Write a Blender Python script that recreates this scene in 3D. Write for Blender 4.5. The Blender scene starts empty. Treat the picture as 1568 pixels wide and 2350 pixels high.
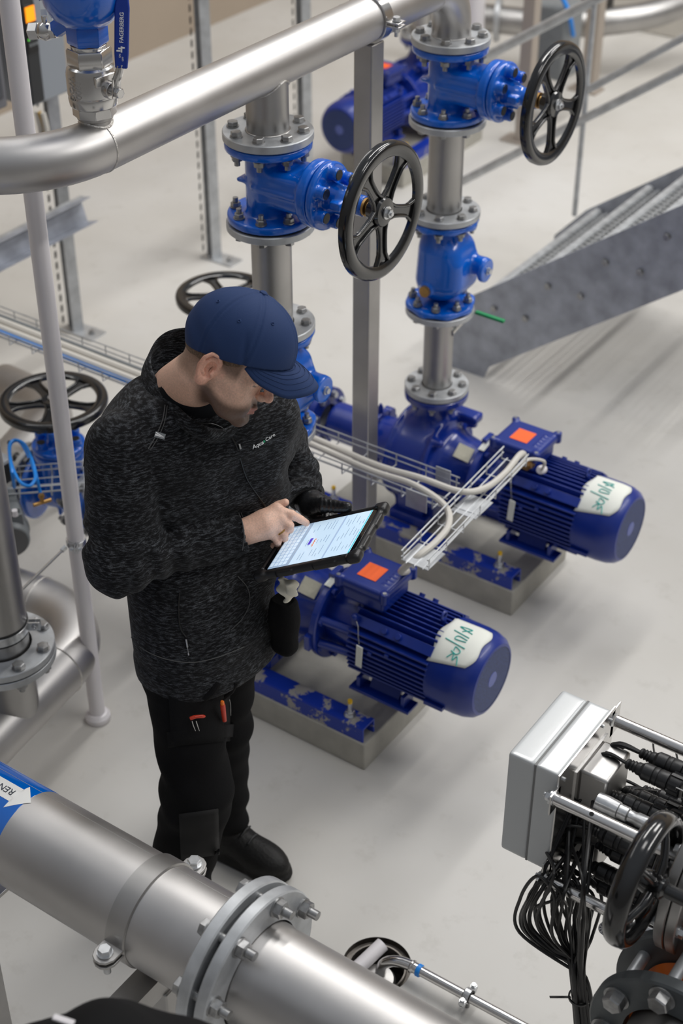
import bpy, bmesh, math, random
import numpy as np
from mathutils import Vector, Matrix, Quaternion

PI = math.pi
V = Vector
sc = bpy.context.scene
col = sc.collection
random.seed(7)

# ------------------------------------------------------------------ camera
FPX = 3544.0                                   # focal length in pixels of the 1568x2350 frame
TILT = math.atan(2525 / 3544.0)                # downward tilt, about 35.5 degrees
HEAD = math.atan2(3016, 4352)                  # heading, counter-clockwise from +Y
CAM = V((0, 0, 3.2))
H_ = V((-math.sin(HEAD), math.cos(HEAD), 0)); R_ = V((math.cos(HEAD), math.sin(HEAD), 0)); Z_ = V((0, 0, 1))
FW = H_ * math.cos(TILT) - Z_ * math.sin(TILT); UP = H_ * math.sin(TILT) + Z_ * math.cos(TILT)
cd = bpy.data.cameras.new('camera'); cam = bpy.data.objects.new('camera', cd); col.objects.link(cam)
cam.matrix_world = Matrix(((R_.x, UP.x, -FW.x, 0), (R_.y, UP.y, -FW.y, 0), (R_.z, UP.z, -FW.z, 3.2), (0, 0, 0, 1)))
cd.sensor_fit = 'VERTICAL'; cd.sensor_height = 36; cd.sensor_width = 24; cd.lens = FPX / 2350 * 36
cd.dof.use_dof = True; cd.dof.focus_distance = 3.3; cd.dof.aperture_fstop = 3.2
sc.camera = cam

# ------------------------------------------------------------------ world, lamps, exposure
w = bpy.data.worlds.new('hall_air'); sc.world = w; w.use_nodes = True
nt = w.node_tree; bg = nt.nodes['Background']
tc = nt.nodes.new('ShaderNodeTexCoord'); sx = nt.nodes.new('ShaderNodeSeparateXYZ'); rp = nt.nodes.new('ShaderNodeValToRGB')
nt.links.new(tc.outputs['Generated'], sx.inputs[0]); nt.links.new(sx.outputs['Z'], rp.inputs[0]); nt.links.new(rp.outputs[0], bg.inputs[0])
e = rp.color_ramp.elements
e[0].position = 0.0; e[0].color = (.30, .29, .28, 1); e[1].position = .85; e[1].color = (.62, .66, .72, 1)
x_ = e.new(.25); x_.color = (.36, .36, .37, 1)
bg.inputs[1].default_value = 0.66
def area(name, loc, target, sx, sy, power, color=(1, .98, .95), sp=3.1416):
    l = bpy.data.lights.new(name, 'AREA'); l.shape = 'RECTANGLE'; l.size = sx; l.size_y = sy; l.energy = power; l.color = color
    o = bpy.data.objects.new(name, l); col.objects.link(o); o.location = loc
    o.rotation_euler = (V(target) - V(loc)).to_track_quat('-Z', 'Y').to_euler()
    return o
for lx, ly, sx, sy, pw in ((-3.0, 6.9, .35, 6.0, 235), (2.9, 6.2, .35, 7.0, 350), (-.3, 8.0, 1.2, 4.0, 235), (-5.4, 3.4, .35, 6.0, 60), (-.6, 2.6, 1.2, 1.2, 35)):
    area('ceiling_and_fill_lamp', (lx, ly, 6.3), (lx, ly, 0), sx, sy, pw).rotation_euler = (0, 0, 0)  # long ones are hall lights; the last, small square one is an added fill
sc.view_settings.view_transform = 'Standard'; sc.view_settings.look = 'None'
sc.view_settings.gamma = 1; sc.view_settings.use_curve_mapping = False
sc.view_settings.exposure = -0.3

# ------------------------------------------------------------------ pixel rays to world planes (measuring aid)
def ray(x, y): return FW + R_ * ((x - 784) / FPX) - UP * ((y - 1175) / FPX)
def az(x, y, z): r = ray(x, y); return CAM + r * ((z - 3.2) / r.z)
def aX(x, y, X): r = ray(x, y); return CAM + r * (X / r.x)
def aY(x, y, Y): r = ray(x, y); return CAM + r * (Y / r.y)

# ------------------------------------------------------------------ materials
def srgb(r, g, b):
    f = lambda c: (c / 255 / 12.92) if c / 255 <= .04045 else ((c / 255 + .055) / 1.055) ** 2.4
    return (f(r), f(g), f(b))
MATS = {}
def mat(name, color, metallic=0.0, rough=.5, coat=0.0, var=0.0, vscale=8.0, rvar=0.0, bump=0.0, bscale=60.0, spec=.5, stretch=None, kind='noise', color2=None, emit=0):
    m = bpy.data.materials.new(name); m.use_nodes = True; n = m.node_tree.nodes; L = m.node_tree.links
    b = n['Principled BSDF']
    b.inputs['Base Color'].default_value = (*color, 1); b.inputs['Metallic'].default_value = metallic
    b.inputs['Roughness'].default_value = rough; b.inputs['Coat Weight'].default_value = coat; b.inputs['Coat Roughness'].default_value = .08
    b.inputs['Specular IOR Level'].default_value = spec
    tc = n.new('ShaderNodeTexCoord'); mp = n.new('ShaderNodeMapping'); L.new(tc.outputs['Object'], mp.inputs[0])
    if stretch: mp.inputs['Scale'].default_value = stretch
    if var or color2:
        if kind == 'voronoi':
            t = n.new('ShaderNodeTexVoronoi'); t.inputs['Scale'].default_value = vscale; out = t.outputs['Color']
            bw = n.new('ShaderNodeRGBToBW'); L.new(out, bw.inputs[0]); out = bw.outputs[0]
        else:
            t = n.new('ShaderNodeTexNoise'); t.inputs['Scale'].default_value = vscale; t.inputs['Detail'].default_value = 5; out = t.outputs['Fac']
        L.new(mp.outputs[0], t.inputs[0])
        r = n.new('ShaderNodeValToRGB'); L.new(out, r.inputs[0]); r.color_ramp.elements[0].position = .3; r.color_ramp.elements[1].position = .7
        c2 = color2 or tuple(min(1, c * (1 + var)) for c in color); c1 = color if color2 else tuple(c * (1 - var) for c in color)
        r.color_ramp.elements[0].color = (*c1, 1); r.color_ramp.elements[1].color = (*c2, 1)
        L.new(r.outputs[0], b.inputs['Base Color'])
        if rvar:
            mr = n.new('ShaderNodeMapRange'); L.new(out, mr.inputs[0]); mr.inputs[3].default_value = rough - rvar; mr.inputs[4].default_value = rough + rvar
            L.new(mr.outputs[0], b.inputs['Roughness'])
    if bump:
        t2 = n.new('ShaderNodeTexNoise'); t2.inputs['Scale'].default_value = bscale; t2.inputs['Detail'].default_value = 4; L.new(mp.outputs[0], t2.inputs[0])
        bp = n.new('ShaderNodeBump'); bp.inputs['Strength'].default_value = bump; bp.inputs['Distance'].default_value = .004; L.new(t2.outputs['Fac'], bp.inputs['Height']); L.new(bp.outputs[0], b.inputs['Normal'])
    if emit:
        b.inputs['Emission Color'].default_value = (*color, 1); b.inputs['Emission Strength'].default_value = emit
    MATS[name] = m
    return m
steel = mat('satin_stainless', (.53, .515, .505), 1, .43, var=.10, vscale=5, rvar=.06, bump=.03, bscale=30)
steel_d = mat('dull_stainless', (.44, .43, .42), 1, .42, var=.13, vscale=6, rvar=.07)
steel_b = mat('bright_stainless', (.62, .61, .60), 1, .2, var=.05)
weldm = mat('weld_bead', (.62, .60, .57), 1, .35, var=.2, vscale=90, bump=.5, bscale=300)
galv = mat('galvanized_steel', (.50, .515, .53), .55, .42, var=.16, vscale=22, rvar=.06)
galv_d = mat('weathered_galvanized_steel', (.36, .38, .43), .4, .5, var=.22, vscale=14, rvar=.08)
zinc = mat('zinc_bolt', (.36, .36, .36), .85, .36, var=.25, vscale=60)
zinc_b = mat('bright_zinc', (.60, .61, .62), .9, .3, var=.15, vscale=60)
rubber = mat('black_rubber', (.012, .012, .013), 0, .55)
blackg = mat('glossy_black_enamel', (.006, .006, .0065), 0, .16, coat=.5)
blackp = mat('black_plastic', (.011, .011, .012), 0, .38, bump=.05, bscale=200)
vblue = mat('valve_blue_enamel', srgb(0, 98, 206), 0, .2, coat=.6, var=.10, vscale=12, bump=.12, bscale=22)
pblue = mat('pump_blue_paint', srgb(14, 46, 140), 0, .24, coat=.35, var=.12, vscale=9, bump=.10, bscale=28)
pblue_m = mat('motor_blue_paint', srgb(12, 42, 130), 0, .34, coat=.1, var=.06, vscale=14)
brass = mat('brass', srgb(176, 138, 84), .9, .35, var=.25, vscale=30)
whitep = mat('white_painted_steel', srgb(226, 222, 224), 0, .35, var=.02)
paper = mat('white_paper', srgb(228, 230, 222), 0, .7, var=.04)
plate_m = mat('metal_nameplate', srgb(190, 186, 168), .3, .5, var=.1, vscale=60)
orange = mat('orange_sticker', srgb(255, 104, 40), 0, .6, var=.05)
concr = mat('raw_concrete', srgb(172, 169, 160), 0, .8, var=.12, vscale=14, bump=.2, bscale=60)
cablew = mat('white_cable_sheath', srgb(206, 202, 194), 0, .5)
cabled = mat('blue_hose', srgb(20, 130, 220), 0, .35)
cableb = mat('black_cable', (.008, .008, .009), 0, .42)
greyc = mat('grey_paint', srgb(122, 126, 128), 0, .45, var=.08, vscale=20)

# ------------------------------------------------------------------ mesh builder
class B:
    def __init__(s): s.v = []; s.f = []
    def add(s, vs, fs, M=None):
        o = len(s.v); s.v += [(M @ V(v)) if M else V(v) for v in vs]; s.f += [tuple(i + o for i in f) for f in fs]; return s
    def lathe(s, prof, p=(0, 0, 0), ax=(0, 0, 1), n=32, close=False, caps=True, a0=0.0, a1=2 * PI):
        """prof: (radius, distance along axis) revolved round the axis through p."""
        ax = V(ax).normalized(); p = V(p); u = ax.orthogonal().normalized(); w_ = ax.cross(u)
        full = abs(a1 - a0 - 2 * PI) < 1e-6; m = n if full else n + 1; vs = []
        for r, t in prof:
            for k in range(m):
                a = a0 + (a1 - a0) * k / n; vs.append(p + ax * t + (u * math.cos(a) + w_ * math.sin(a)) * r)
        fs = []; P = len(prof)
        for i in range(P if close else P - 1):
            j = (i + 1) % P
            for k in range(n):
                l = (k + 1) % m; fs.append((i * m + k, i * m + l, j * m + l, j * m + k))
        if caps and not close and full:
            fs.append(tuple(range(m))[::-1]); fs.append(tuple((P - 1) * m + k for k in range(m)))
        return s.add(vs, fs)
    def cyl(s, a, b, r, r2=None, n=24, cap=True):
        a = V(a); b = V(b); d = (b - a); return s.lathe([(r, 0), (r if r2 is None else r2, d.length)], a, d, n, caps=cap)
    def ring(s, p, ax, ri, ro, h, n=40, ch=.0015):
        return s.lathe([(ri, 0), (ro - ch, 0), (ro, ch), (ro, h - ch), (ro - ch, h), (ri, h)], p, ax, n, close=True)
    def tube(s, path, r, n=16, closed=False, cap=True):
        P = [V(q) for q in path]; N = len(P); rs = r if isinstance(r, (list, tuple)) else [r] * N
        T = []
        for i in range(N):
            a = P[(i - 1) % N] if (closed or i) else P[i]; b = P[(i + 1) % N] if (closed or i < N - 1) else P[i]; T.append((b - a).normalized())
        u = T[0].orthogonal().normalized(); vs = []
        for i in range(N):
            if i: q = T[i - 1].rotation_difference(T[i]); u = q @ u
            u = (u - T[i] * u.dot(T[i])).normalized(); w_ = T[i].cross(u)
            for k in range(n):
                a = 2 * PI * k / n; vs.append(P[i] + (u * math.cos(a) + w_ * math.sin(a)) * rs[i])
        fs = []
        for i in range(N if closed else N - 1):
            j = (i + 1) % N
            for k in range(n):
                l = (k + 1) % n; fs.append((i * n + k, i * n + l, j * n + l, j * n + k))
        if cap and not closed: fs.append(tuple(range(n))[::-1]); fs.append(tuple((N - 1) * n + k for k in range(n)))
        return s.add(vs, fs)
    def box(s, c, size, M=None, taper=1.0):
        x, y, z = (q / 2 for q in size); c = V(c)
        vs = [V((sx_ * x * (taper if sz > 0 else 1), sy_ * y * (taper if sz > 0 else 1), sz * z)) for sz in (-1, 1) for sx_, sy_ in ((-1, -1), (1, -1), (1, 1), (-1, 1))]
        if M: vs = [M @ v for v in vs]
        return s.add([c + v for v in vs], [(3, 2, 1, 0), (4, 5, 6, 7), (0, 1, 5, 4), (1, 2, 6, 5), (2, 3, 7, 6), (3, 0, 4, 7)])
    def bar(s, a, b, w_, h, up=(0, 0, 1)):
        a = V(a); b = V(b); d = (b - a); t = d.normalized(); y = V(up).cross(t).normalized(); z = t.cross(y)
        M = Matrix((t, y, z)).transposed(); return s.box((a + b) / 2, (d.length, w_, h), M)
    def prism(s, pts, h, M):
        n = len(pts); vs = [M @ V((x, y, 0)) for x, y in pts] + [M @ V((x, y, h)) for x, y in pts]
        return s.add(vs, [tuple(range(n))[::-1], tuple(range(n, 2 * n))] + [(i, (i + 1) % n, n + (i + 1) % n, n + i) for i in range(n)])
    def hexn(s, p, ax, af, h, ch=.12):
        r = af / math.sqrt(3); return s.lathe([(r, 0), (r, h * (1 - ch)), (r * .88, h)], p, ax, 6)
    def ball(s, c, r, n=16, sc_=(1, 1, 1)):
        vs = []; fs = []; m = n // 2
        for i in range(m + 1):
            for k in range(n):
                a = PI * i / m; b_ = 2 * PI * k / n; vs.append(V(c) + V((math.sin(a) * math.cos(b_) * r * sc_[0], math.sin(a) * math.sin(b_) * r * sc_[1], math.cos(a) * r * sc_[2])))
        for i in range(m):
            for k in range(n):
                l = (k + 1) % n; fs.append((i * n + k, (i + 1) * n + k, (i + 1) * n + l, i * n + l))
        return s.add(vs, fs)
def frame(p, x, y=None, z=None):
    """matrix placing local axes x and y (or z) at p"""
    x = V(x).normalized()
    if y is not None: z = x.cross(V(y)).normalized(); y = z.cross(x)
    else: y = V(z).cross(x).normalized(); z = x.cross(y)
    return Matrix(((x.x, y.x, z.x, p[0]), (x.y, y.y, z.y, p[1]), (x.z, y.z, z.z, p[2]), (0, 0, 0, 1)))
def catmull(P, k=6, closed=False):
    P = [V(p) for p in P]; n = len(P); out = []
    for i in range(n if closed else n - 1):
        p0 = P[(i - 1) % n] if closed or i else P[0]; p1 = P[i]; p2 = P[(i + 1) % n]; p3 = P[(i + 2) % n] if closed or i + 2 < n else P[-1]
        for j in range(k):
            t = j / k; out.append(.5 * ((2 * p1) + (p2 - p0) * t + (2 * p0 - 5 * p1 + 4 * p2 - p3) * t * t + (3 * p1 - p0 - 3 * p2 + p3) * t ** 3))
    if not closed: out.append(P[-1])
    return out
def arc(c, a, b, k=10):
    """quarter-like arc from c+a to c+b"""
    c = V(c); a = V(a); b = V(b); return [c + a * math.cos(PI / 2 * i / k) + b * math.sin(PI / 2 * i / k) for i in range(k + 1)]

def finish(me, m, ang=35, smooth=True):
    if m: me.materials.append(m)
    if smooth:
        me.shade_smooth(); me.set_sharp_from_angle(angle=math.radians(ang))
def fixn(me):
    bm = bmesh.new(); bm.from_mesh(me); bmesh.ops.recalc_face_normals(bm, faces=bm.faces); bm.to_mesh(me); bm.free()
def obj(name, b, m, parent=None, bevel=0, ang=35, smooth=True, seg=2):
    me = bpy.data.meshes.new(name)
    if isinstance(b, B): me.from_pydata([tuple(v) for v in b.v], [], b.f)
    else: me.from_pydata(*b)
    me.validate(); fixn(me); finish(me, m, ang, smooth)
    o = bpy.data.objects.new(name, me); col.objects.link(o)
    if parent: o.parent = parent
    if bevel:
        md = o.modifiers.new('bevel', 'BEVEL'); md.width = bevel; md.segments = seg; md.limit_method = 'ANGLE'; md.angle_limit = math.radians(40)
    return o
def tag(o, label=None, cat=None, group=None, kind=None):
    if label: o['label'] = label
    if cat: o['category'] = cat
    if group: o['group'] = group
    if kind: o['kind'] = kind
    return o
def thing(name, label, cat, M=None, loc=(0, 0, 0), group=None):
    o = bpy.data.objects.new(name, None); col.objects.link(o); o.empty_display_size = .05
    if M is not None: o.matrix_world = M
    else: o.location = loc
    return tag(o, label, cat, group)
def dup(root, M, label=None, group=None, drop=()):
    r = root.copy(); col.objects.link(r); r.matrix_world = M
    if label: r['label'] = label
    if group: r['group'] = group
    def rec(o, p):
        for ch in list(o.children):
            if ch.name.split('.')[0] in drop or ch.get('made_for') == 'first': continue
            c = ch.copy(); col.objects.link(c); c.parent = p; rec(ch, c)
    rec(root, r)
    return r
def struct(name, b, m, **k):
    o = obj(name, b, m, **k); o['kind'] = 'structure'; return o

def text_mb(txt, size, M, depth=.0004, bold=False, warp=None, mirror=False):
    """lettering as mesh: local x along the line, z out of the surface"""
    cu = bpy.data.curves.new('lettering', 'FONT'); cu.body = txt; cu.size = size; cu.align_x = 'CENTER'; cu.align_y = 'CENTER'; cu.resolution_u = 3
    cu.extrude = depth; cu.offset = size * .012 if bold else 0
    o = bpy.data.objects.new('lettering', cu); me = bpy.data.meshes.new_from_object(o)
    b = B(); vs = [V(v.co) for v in me.vertices]; fs = [tuple(p.vertices) for p in me.polygons]
    if warp: vs = [warp(v) for v in vs]
    b.add(vs, fs, M)
    bpy.data.objects.remove(o); bpy.data.curves.remove(cu); bpy.data.meshes.remove(me)
    return b

# ------------------------------------------------------------------ blended solids (distance field -> one smooth mesh)
def A3(p): return np.array(p, dtype=np.float64)
def d_cap(P, a, b, ra, rb=None):
    a = A3(a); b = A3(b); rb = ra if rb is None else rb; ab = b - a; t = np.clip((P - a) @ ab / max(ab @ ab, 1e-12), 0, 1)
    return np.linalg.norm(P - a - t[:, None] * ab, axis=1) - (ra + (rb - ra) * t)
def d_cyl(P, a, b, r, rnd=.002):
    a = A3(a); b = A3(b); ab = b - a; L = np.linalg.norm(ab); u = ab / L; q = P - (a + b) / 2; t = q @ u
    rad = np.linalg.norm(q - t[:, None] * u, axis=1); dx = rad - r + rnd; dy = np.abs(t) - L / 2 + rnd
    return np.minimum(np.maximum(dx, dy), 0) + np.hypot(np.maximum(dx, 0), np.maximum(dy, 0)) - rnd
def d_box(P, c, h, R=None, rnd=.004):
    q = P - A3(c)
    if R is not None: q = q @ A3(R)      # columns of R are the box axes
    q = np.abs(q) - A3(h) + rnd
    return np.linalg.norm(np.maximum(q, 0), axis=1) + np.minimum(q.max(axis=1), 0) - rnd
def d_ell(P, c, r, R=None):
    q = P - A3(c)
    if R is not None: q = q @ A3(R)
    r = A3(r); k0 = np.linalg.norm(q / r, axis=1); k1 = np.linalg.norm(q / (r * r), axis=1)
    return k0 * (k0 - 1) / np.maximum(k1, 1e-9)
def smin(a, b, k):
    h = np.clip(.5 + .5 * (b - a) / k, 0, 1); return b + (a - b) * h - k * h * (1 - h)
def smax(a, b, k): return -smin(-a, -b, k)
def field(fn, lo, hi, h, lip=1.0):
    """surface nets over a block-sparse grid; returns (verts, [], faces)"""
    lo = A3(lo); hi = A3(hi); K = 4; nb = np.ceil((hi - lo) / (h * K)).astype(int) + 1; n = nb * K
    ctr = [lo[i] + (np.arange(nb[i]) * K + (K - 1) / 2) * h for i in range(3)]
    g = np.stack(np.meshgrid(*ctr, indexing='ij'), -1).reshape(-1, 3)
    c = fn(g).reshape(nb); near = np.abs(c) < K * h * 1.15 * lip + h
    vals = np.repeat(np.repeat(np.repeat(c, K, 0), K, 1), K, 2)
    mk = np.repeat(np.repeat(np.repeat(near, K, 0), K, 1), K, 2)
    idx = np.argwhere(mk); out = np.empty(len(idx))
    for s in range(0, len(idx), 400000): out[s:s + 400000] = fn(lo + idx[s:s + 400000] * h)
    vals[mk] = out
    ins = vals < 0; nx, ny, nz = n
    cs = np.zeros((nx - 1, ny - 1, nz - 1), int); off = [(i, j, k) for i in (0, 1) for j in (0, 1) for k in (0, 1)]
    for i, j, k in off: cs += ins[i:nx - 1 + i, j:ny - 1 + j, k:nz - 1 + k]
    act = (cs > 0) & (cs < 8); ci = np.argwhere(act); vid = -np.ones(cs.shape, int); vid[act] = np.arange(len(ci))
    cv = np.stack([vals[ci[:, 0] + i, ci[:, 1] + j, ci[:, 2] + k] for i, j, k in off], 1)
    acc = np.zeros((len(ci), 3)); cnt = np.zeros(len(ci)); offA = np.array(off, float)
    for a in range(8):
        for b_ in range(a + 1, 8):
            if abs(offA[a] - offA[b_]).sum() == 1:
                va, vb = cv[:, a], cv[:, b_]; x = (va < 0) != (vb < 0); t = np.where(x, va / np.where(x, va - vb, 1), 0)
                acc += x[:, None] * (offA[a] + t[:, None] * (offA[b_] - offA[a])); cnt += x
    vt = lo + (ci + acc / cnt[:, None]) * h
    F = []
    for ax in range(3):
        o1, o2 = [(1, 2), (2, 0), (0, 1)][ax]
        sl0 = [slice(None)] * 3; sl1 = [slice(None)] * 3; sl0[ax] = slice(0, n[ax] - 1); sl1[ax] = slice(1, n[ax])
        e0 = ins[tuple(sl0)]; e1 = ins[tuple(sl1)]; ed = np.argwhere(e0 != e1)
        ed = ed[(ed[:, o1] > 0) & (ed[:, o2] > 0) & (ed[:, o1] < n[o1] - 1) & (ed[:, o2] < n[o2] - 1)]
        d1 = np.zeros(3, int); d1[o1] = 1; d2 = np.zeros(3, int); d2[o2] = 1
        q = [vid[tuple((ed - s_).T)] for s_ in (0 * d1, d1, d1 + d2, d2)]; q = np.stack(q, 1)
        fl = e0[tuple(ed.T)]; q[fl] = q[fl][:, ::-1]
        F.append(q[(q >= 0).all(1)])
    F = np.concatenate(F)
    return vt, F
def fobj(name, fn, lo, hi, h, m, parent=None, smooth_it=0, ang=None, lip=1.0, post=None):
    vt, F = field(fn, lo, hi, h, lip)
    if post is not None: vt = post(vt)
    me = bpy.data.meshes.new(name); me.from_pydata(vt.tolist(), [], F.tolist()); me.validate(); fixn(me)
    if m: me.materials.append(m)
    me.shade_smooth()
    if ang: me.set_sharp_from_angle(angle=math.radians(ang))
    o = bpy.data.objects.new(name, me); col.objects.link(o)
    if parent: o.parent = parent
    if smooth_it:
        md = o.modifiers.new('relax', 'CORRECTIVE_SMOOTH' if False else 'SMOOTH'); md.factor = .5; md.iterations = smooth_it
    return o

# ================================================================== setting
def floor_mat():
    m = mat('epoxy_floor', srgb(203, 198, 189), 0, .42, var=.0, spec=.35); n = m.node_tree.nodes; L = m.node_tree.links; b = n['Principled BSDF']
    tc = n.new('ShaderNodeTexCoord'); a = n.new('ShaderNodeTexNoise'); a.inputs['Scale'].default_value = 1.3; a.inputs['Detail'].default_value = 6
    f = n.new('ShaderNodeTexNoise'); f.inputs['Scale'].default_value = 9; f.inputs['Detail'].default_value = 8; f.inputs['Roughness'].default_value = .7
    L.new(tc.outputs['Object'], a.inputs[0]); L.new(tc.outputs['Object'], f.inputs[0])
    r = n.new('ShaderNodeValToRGB'); r.color_ramp.elements[0].position = .35; r.color_ramp.elements[1].position = .7
    r.color_ramp.elements[0].color = (*srgb(195, 192, 186), 1); r.color_ramp.elements[1].color = (*srgb(206, 204, 200), 1); L.new(a.outputs['Fac'], r.inputs[0])
    r2 = n.new('ShaderNodeValToRGB'); r2.color_ramp.elements[0].position = .30; r2.color_ramp.elements[1].position = .44
    r2.color_ramp.elements[0].color = (.80, .79, .77, 1); r2.color_ramp.elements[1].color = (1, 1, 1, 1); L.new(f.outputs['Fac'], r2.inputs[0])
    mx = n.new('ShaderNodeMix'); mx.data_type = 'RGBA'; mx.blend_type = 'MULTIPLY'; mx.inputs[0].default_value = .5
    L.new(r.outputs[0], mx.inputs[6]); L.new(r2.outputs[0], mx.inputs[7]); L.new(mx.outputs[2], b.inputs['Base Color'])
    mr = n.new('ShaderNodeMapRange'); mr.inputs[3].default_value = .34; mr.inputs[4].default_value = .52; L.new(a.outputs['Fac'], mr.inputs[0]); L.new(mr.outputs[0], b.inputs['Roughness'])
    return m
fl = B()
# the floor has a round hole where the drain sits
DR = (-1.36, 2.12); rr = .088
ringv = [(DR[0] + rr * math.cos(2 * PI * k / 48), DR[1] + rr * math.sin(2 * PI * k / 48), 0) for k in range(48)]
def sq(k):
    a = 2 * PI * k / 48; c, s_ = math.cos(a), math.sin(a); m_ = max(abs(c), abs(s_)); return (DR[0] + .5 * c / m_, DR[1] + .5 * s_ / m_, 0)
sqv = [sq(k) for k in range(48)]
fl.add(ringv + sqv, [(k, (k + 1) % 48, 48 + (k + 1) % 48, 48 + k) for k in range(48)])
x0, x1, y0, y1 = -6.9, 7, -4, 14; a0, a1, b0, b1 = DR[0] - .5, DR[0] + .5, DR[1] - .5, DR[1] + .5
for (p, q, r_, s_) in ((x0, a0, y0, y1), (a1, x1, y0, y1), (a0, a1, y0, b0), (a0, a1, b1, y1)):
    fl.add([(p, r_, 0), (q, r_, 0), (q, s_, 0), (p, s_, 0)], [(0, 1, 2, 3)])
floor = struct('floor', fl, floor_mat(), smooth=False)
wallm = mat('beige_wall', srgb(168, 154, 138), 0, .8, var=.03, vscale=2)
wl = B().add([(-6.3, -4, 0), (-6.3, 14, 0), (-6.3, 14, 5), (-6.3, -4, 5)], [(0, 1, 2, 3)])
struct('wall_left', wl, wallm, smooth=False)
wb = B().add([(-6.9, 12.5, 0), (7, 12.5, 0), (7, 12.5, 5), (-6.9, 12.5, 5)], [(0, 1, 2, 3)])
struct('wall_back', wb, wallm, smooth=False)

# ================================================================== bolts and flanges
def bolt_b(L, af=.024, proj=.014, washer=True):
    b = B(); z = 0
    if washer: b.cyl((0, 0, 0), (0, 0, .003), af * .66, n=20); z = .003
    b.hexn((0, 0, z), (0, 0, 1), af, af * .46)
    b.cyl((0, 0, -L - proj - af * .55), (0, 0, .001), af * .31, n=12)
    if washer: b.cyl((0, 0, -L - .003), (0, 0, -L), af * .66, n=20)
    b.hexn((0, 0, -L - .003), (0, 0, -1), af, af * .5)
    return b
BC = {}
def bolt(parent, p, ax, L, af=.024, m=None, name='bolt', proj=.014):
    m = m or zinc; key = (round(L, 4), af, m.name, proj)
    if key not in BC:
        o = obj(name, bolt_b(L, af, proj), m, None); BC[key] = o.data; o.parent = parent
    else:
        o = bpy.data.objects.new(name, BC[key]); col.objects.link(o); o.parent = parent
    q = V((0, 0, 1)).rotation_difference(V(ax).normalized()); o.rotation_mode = 'QUATERNION'; o.rotation_quaternion = q @ Quaternion((0, 0, 1), random.uniform(0, 1)); o.location = p
    return o
def bolt_ring(parent, p, ax, pcd, n, L, af=.024, a0=None, m=None, proj=.014):
    ax = V(ax).normalized(); u = (V((1, 0, 0)) - ax * ax.x); u = u.normalized() if u.length > .1 else V((0, 1, 0)); v = ax.cross(u); a0 = PI / n if a0 is None else a0
    for k in range(n):
        a = a0 + 2 * PI * k / n; bolt(parent, V(p) + (u * math.cos(a) + v * math.sin(a)) * pcd, ax, L, af, m, proj=proj)
def loose_flange(parent, p, ax, ri, ro, th=.02, bolts=8, pcd=None, L=.046, af=.024, m=None, head=True, bm_=None):
    """galvanised backing flange; p is its outer face (bolt-head side), ax points outwards"""
    ax = V(ax).normalized(); b = B().ring(V(p) - ax * th, ax, ri + .003, ro, th, 48, .002)
    fl_ = obj('flange', b, m or galv, parent)
    if bolts: bolt_ring(fl_, p, ax, pcd or ro * .79, bolts, L, af, m=bm_)
    return fl_

# ================================================================== gate valve
def wheel(parent, x0, R=.17, name='handwheel'):
    """five-spoke wheel in the local YZ plane, hub on +X axis ending at x0"""
    rt = obj(name, wheel_b(x0, R), blackg, parent, ang=50)
    n_ = B(); n_.cyl((x0 + .004, 0, 0), (x0 + .007, 0, 0), .016, n=24); n_.hexn((x0 + .007, 0, 0), (1, 0, 0), .02, .01); n_.cyl((x0 + .01, 0, 0), (x0 + .021, 0, 0), .0055, n=12)
    obj('hub_nut', n_, zinc_b, rt)
    return rt
def wheel_b(x0, R):
    b = B(); t = .022
    # rim: flat channel section
    b.lathe([(R - .036, -.008), (R - .036, .001), (R - .031, .005), (R - .010, .007), (R - .003, .004), (R, -.004), (R - .001, -.018), (R - .006, -.018), (R - .010, -.008)], (x0 - .002, 0, 0), (1, 0, 0), 72, close=True)
    b.lathe([(.012, -.040), (.026, -.040), (.032, -.020), (.038, -.006), (.034, .001), (.008, .004)], (x0, 0, 0), (1, 0, 0), 32, close=True)
    for k in range(5):
        a = 2 * PI * k / 5 + .93; d = V((0, math.cos(a), math.sin(a))); s_ = V((0, -math.sin(a), math.cos(a)))
        N = 8
        for off in (-1, 1):      # two raised edges of the channel-shaped spoke
            pth = []
            for i in range(N + 1):
                u = i / N; r = .022 + (R - .03 - .022) * u; wdt = .0165 - .0045 * math.sin(u * PI) + (.014 * max(0, u - .8) * 5) + .006 * max(0, .25 - u) * 4
                pth.append(V((x0 - .004 - .012 * (1 - u) * .3, 0, 0)) + d * r + s_ * off * wdt)
            b.tube(pth, .0045, 8)
        vs = []; fs = []
        for i in range(N + 1):
            u = i / N; r = .022 + (R - .03 - .022) * u; wdt = .0165 - .0045 * math.sin(u * PI) + (.014 * max(0, u - .8) * 5) + .006 * max(0, .25 - u) * 4
            for q, xx in ((-wdt, -.006), (wdt, -.006), (wdt, -.014), (-wdt, -.014)): vs.append(V((x0 + xx - .012 * (1 - u) * .3, 0, 0)) + d * r + s_ * q)
        for i in range(N):
            for q in range(4): fs.append((i * 4 + q, i * 4 + (q + 1) % 4, i * 4 + 4 + (q + 1) % 4, i * 4 + 4 + q))
        b.add(vs, fs)
    return b
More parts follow.
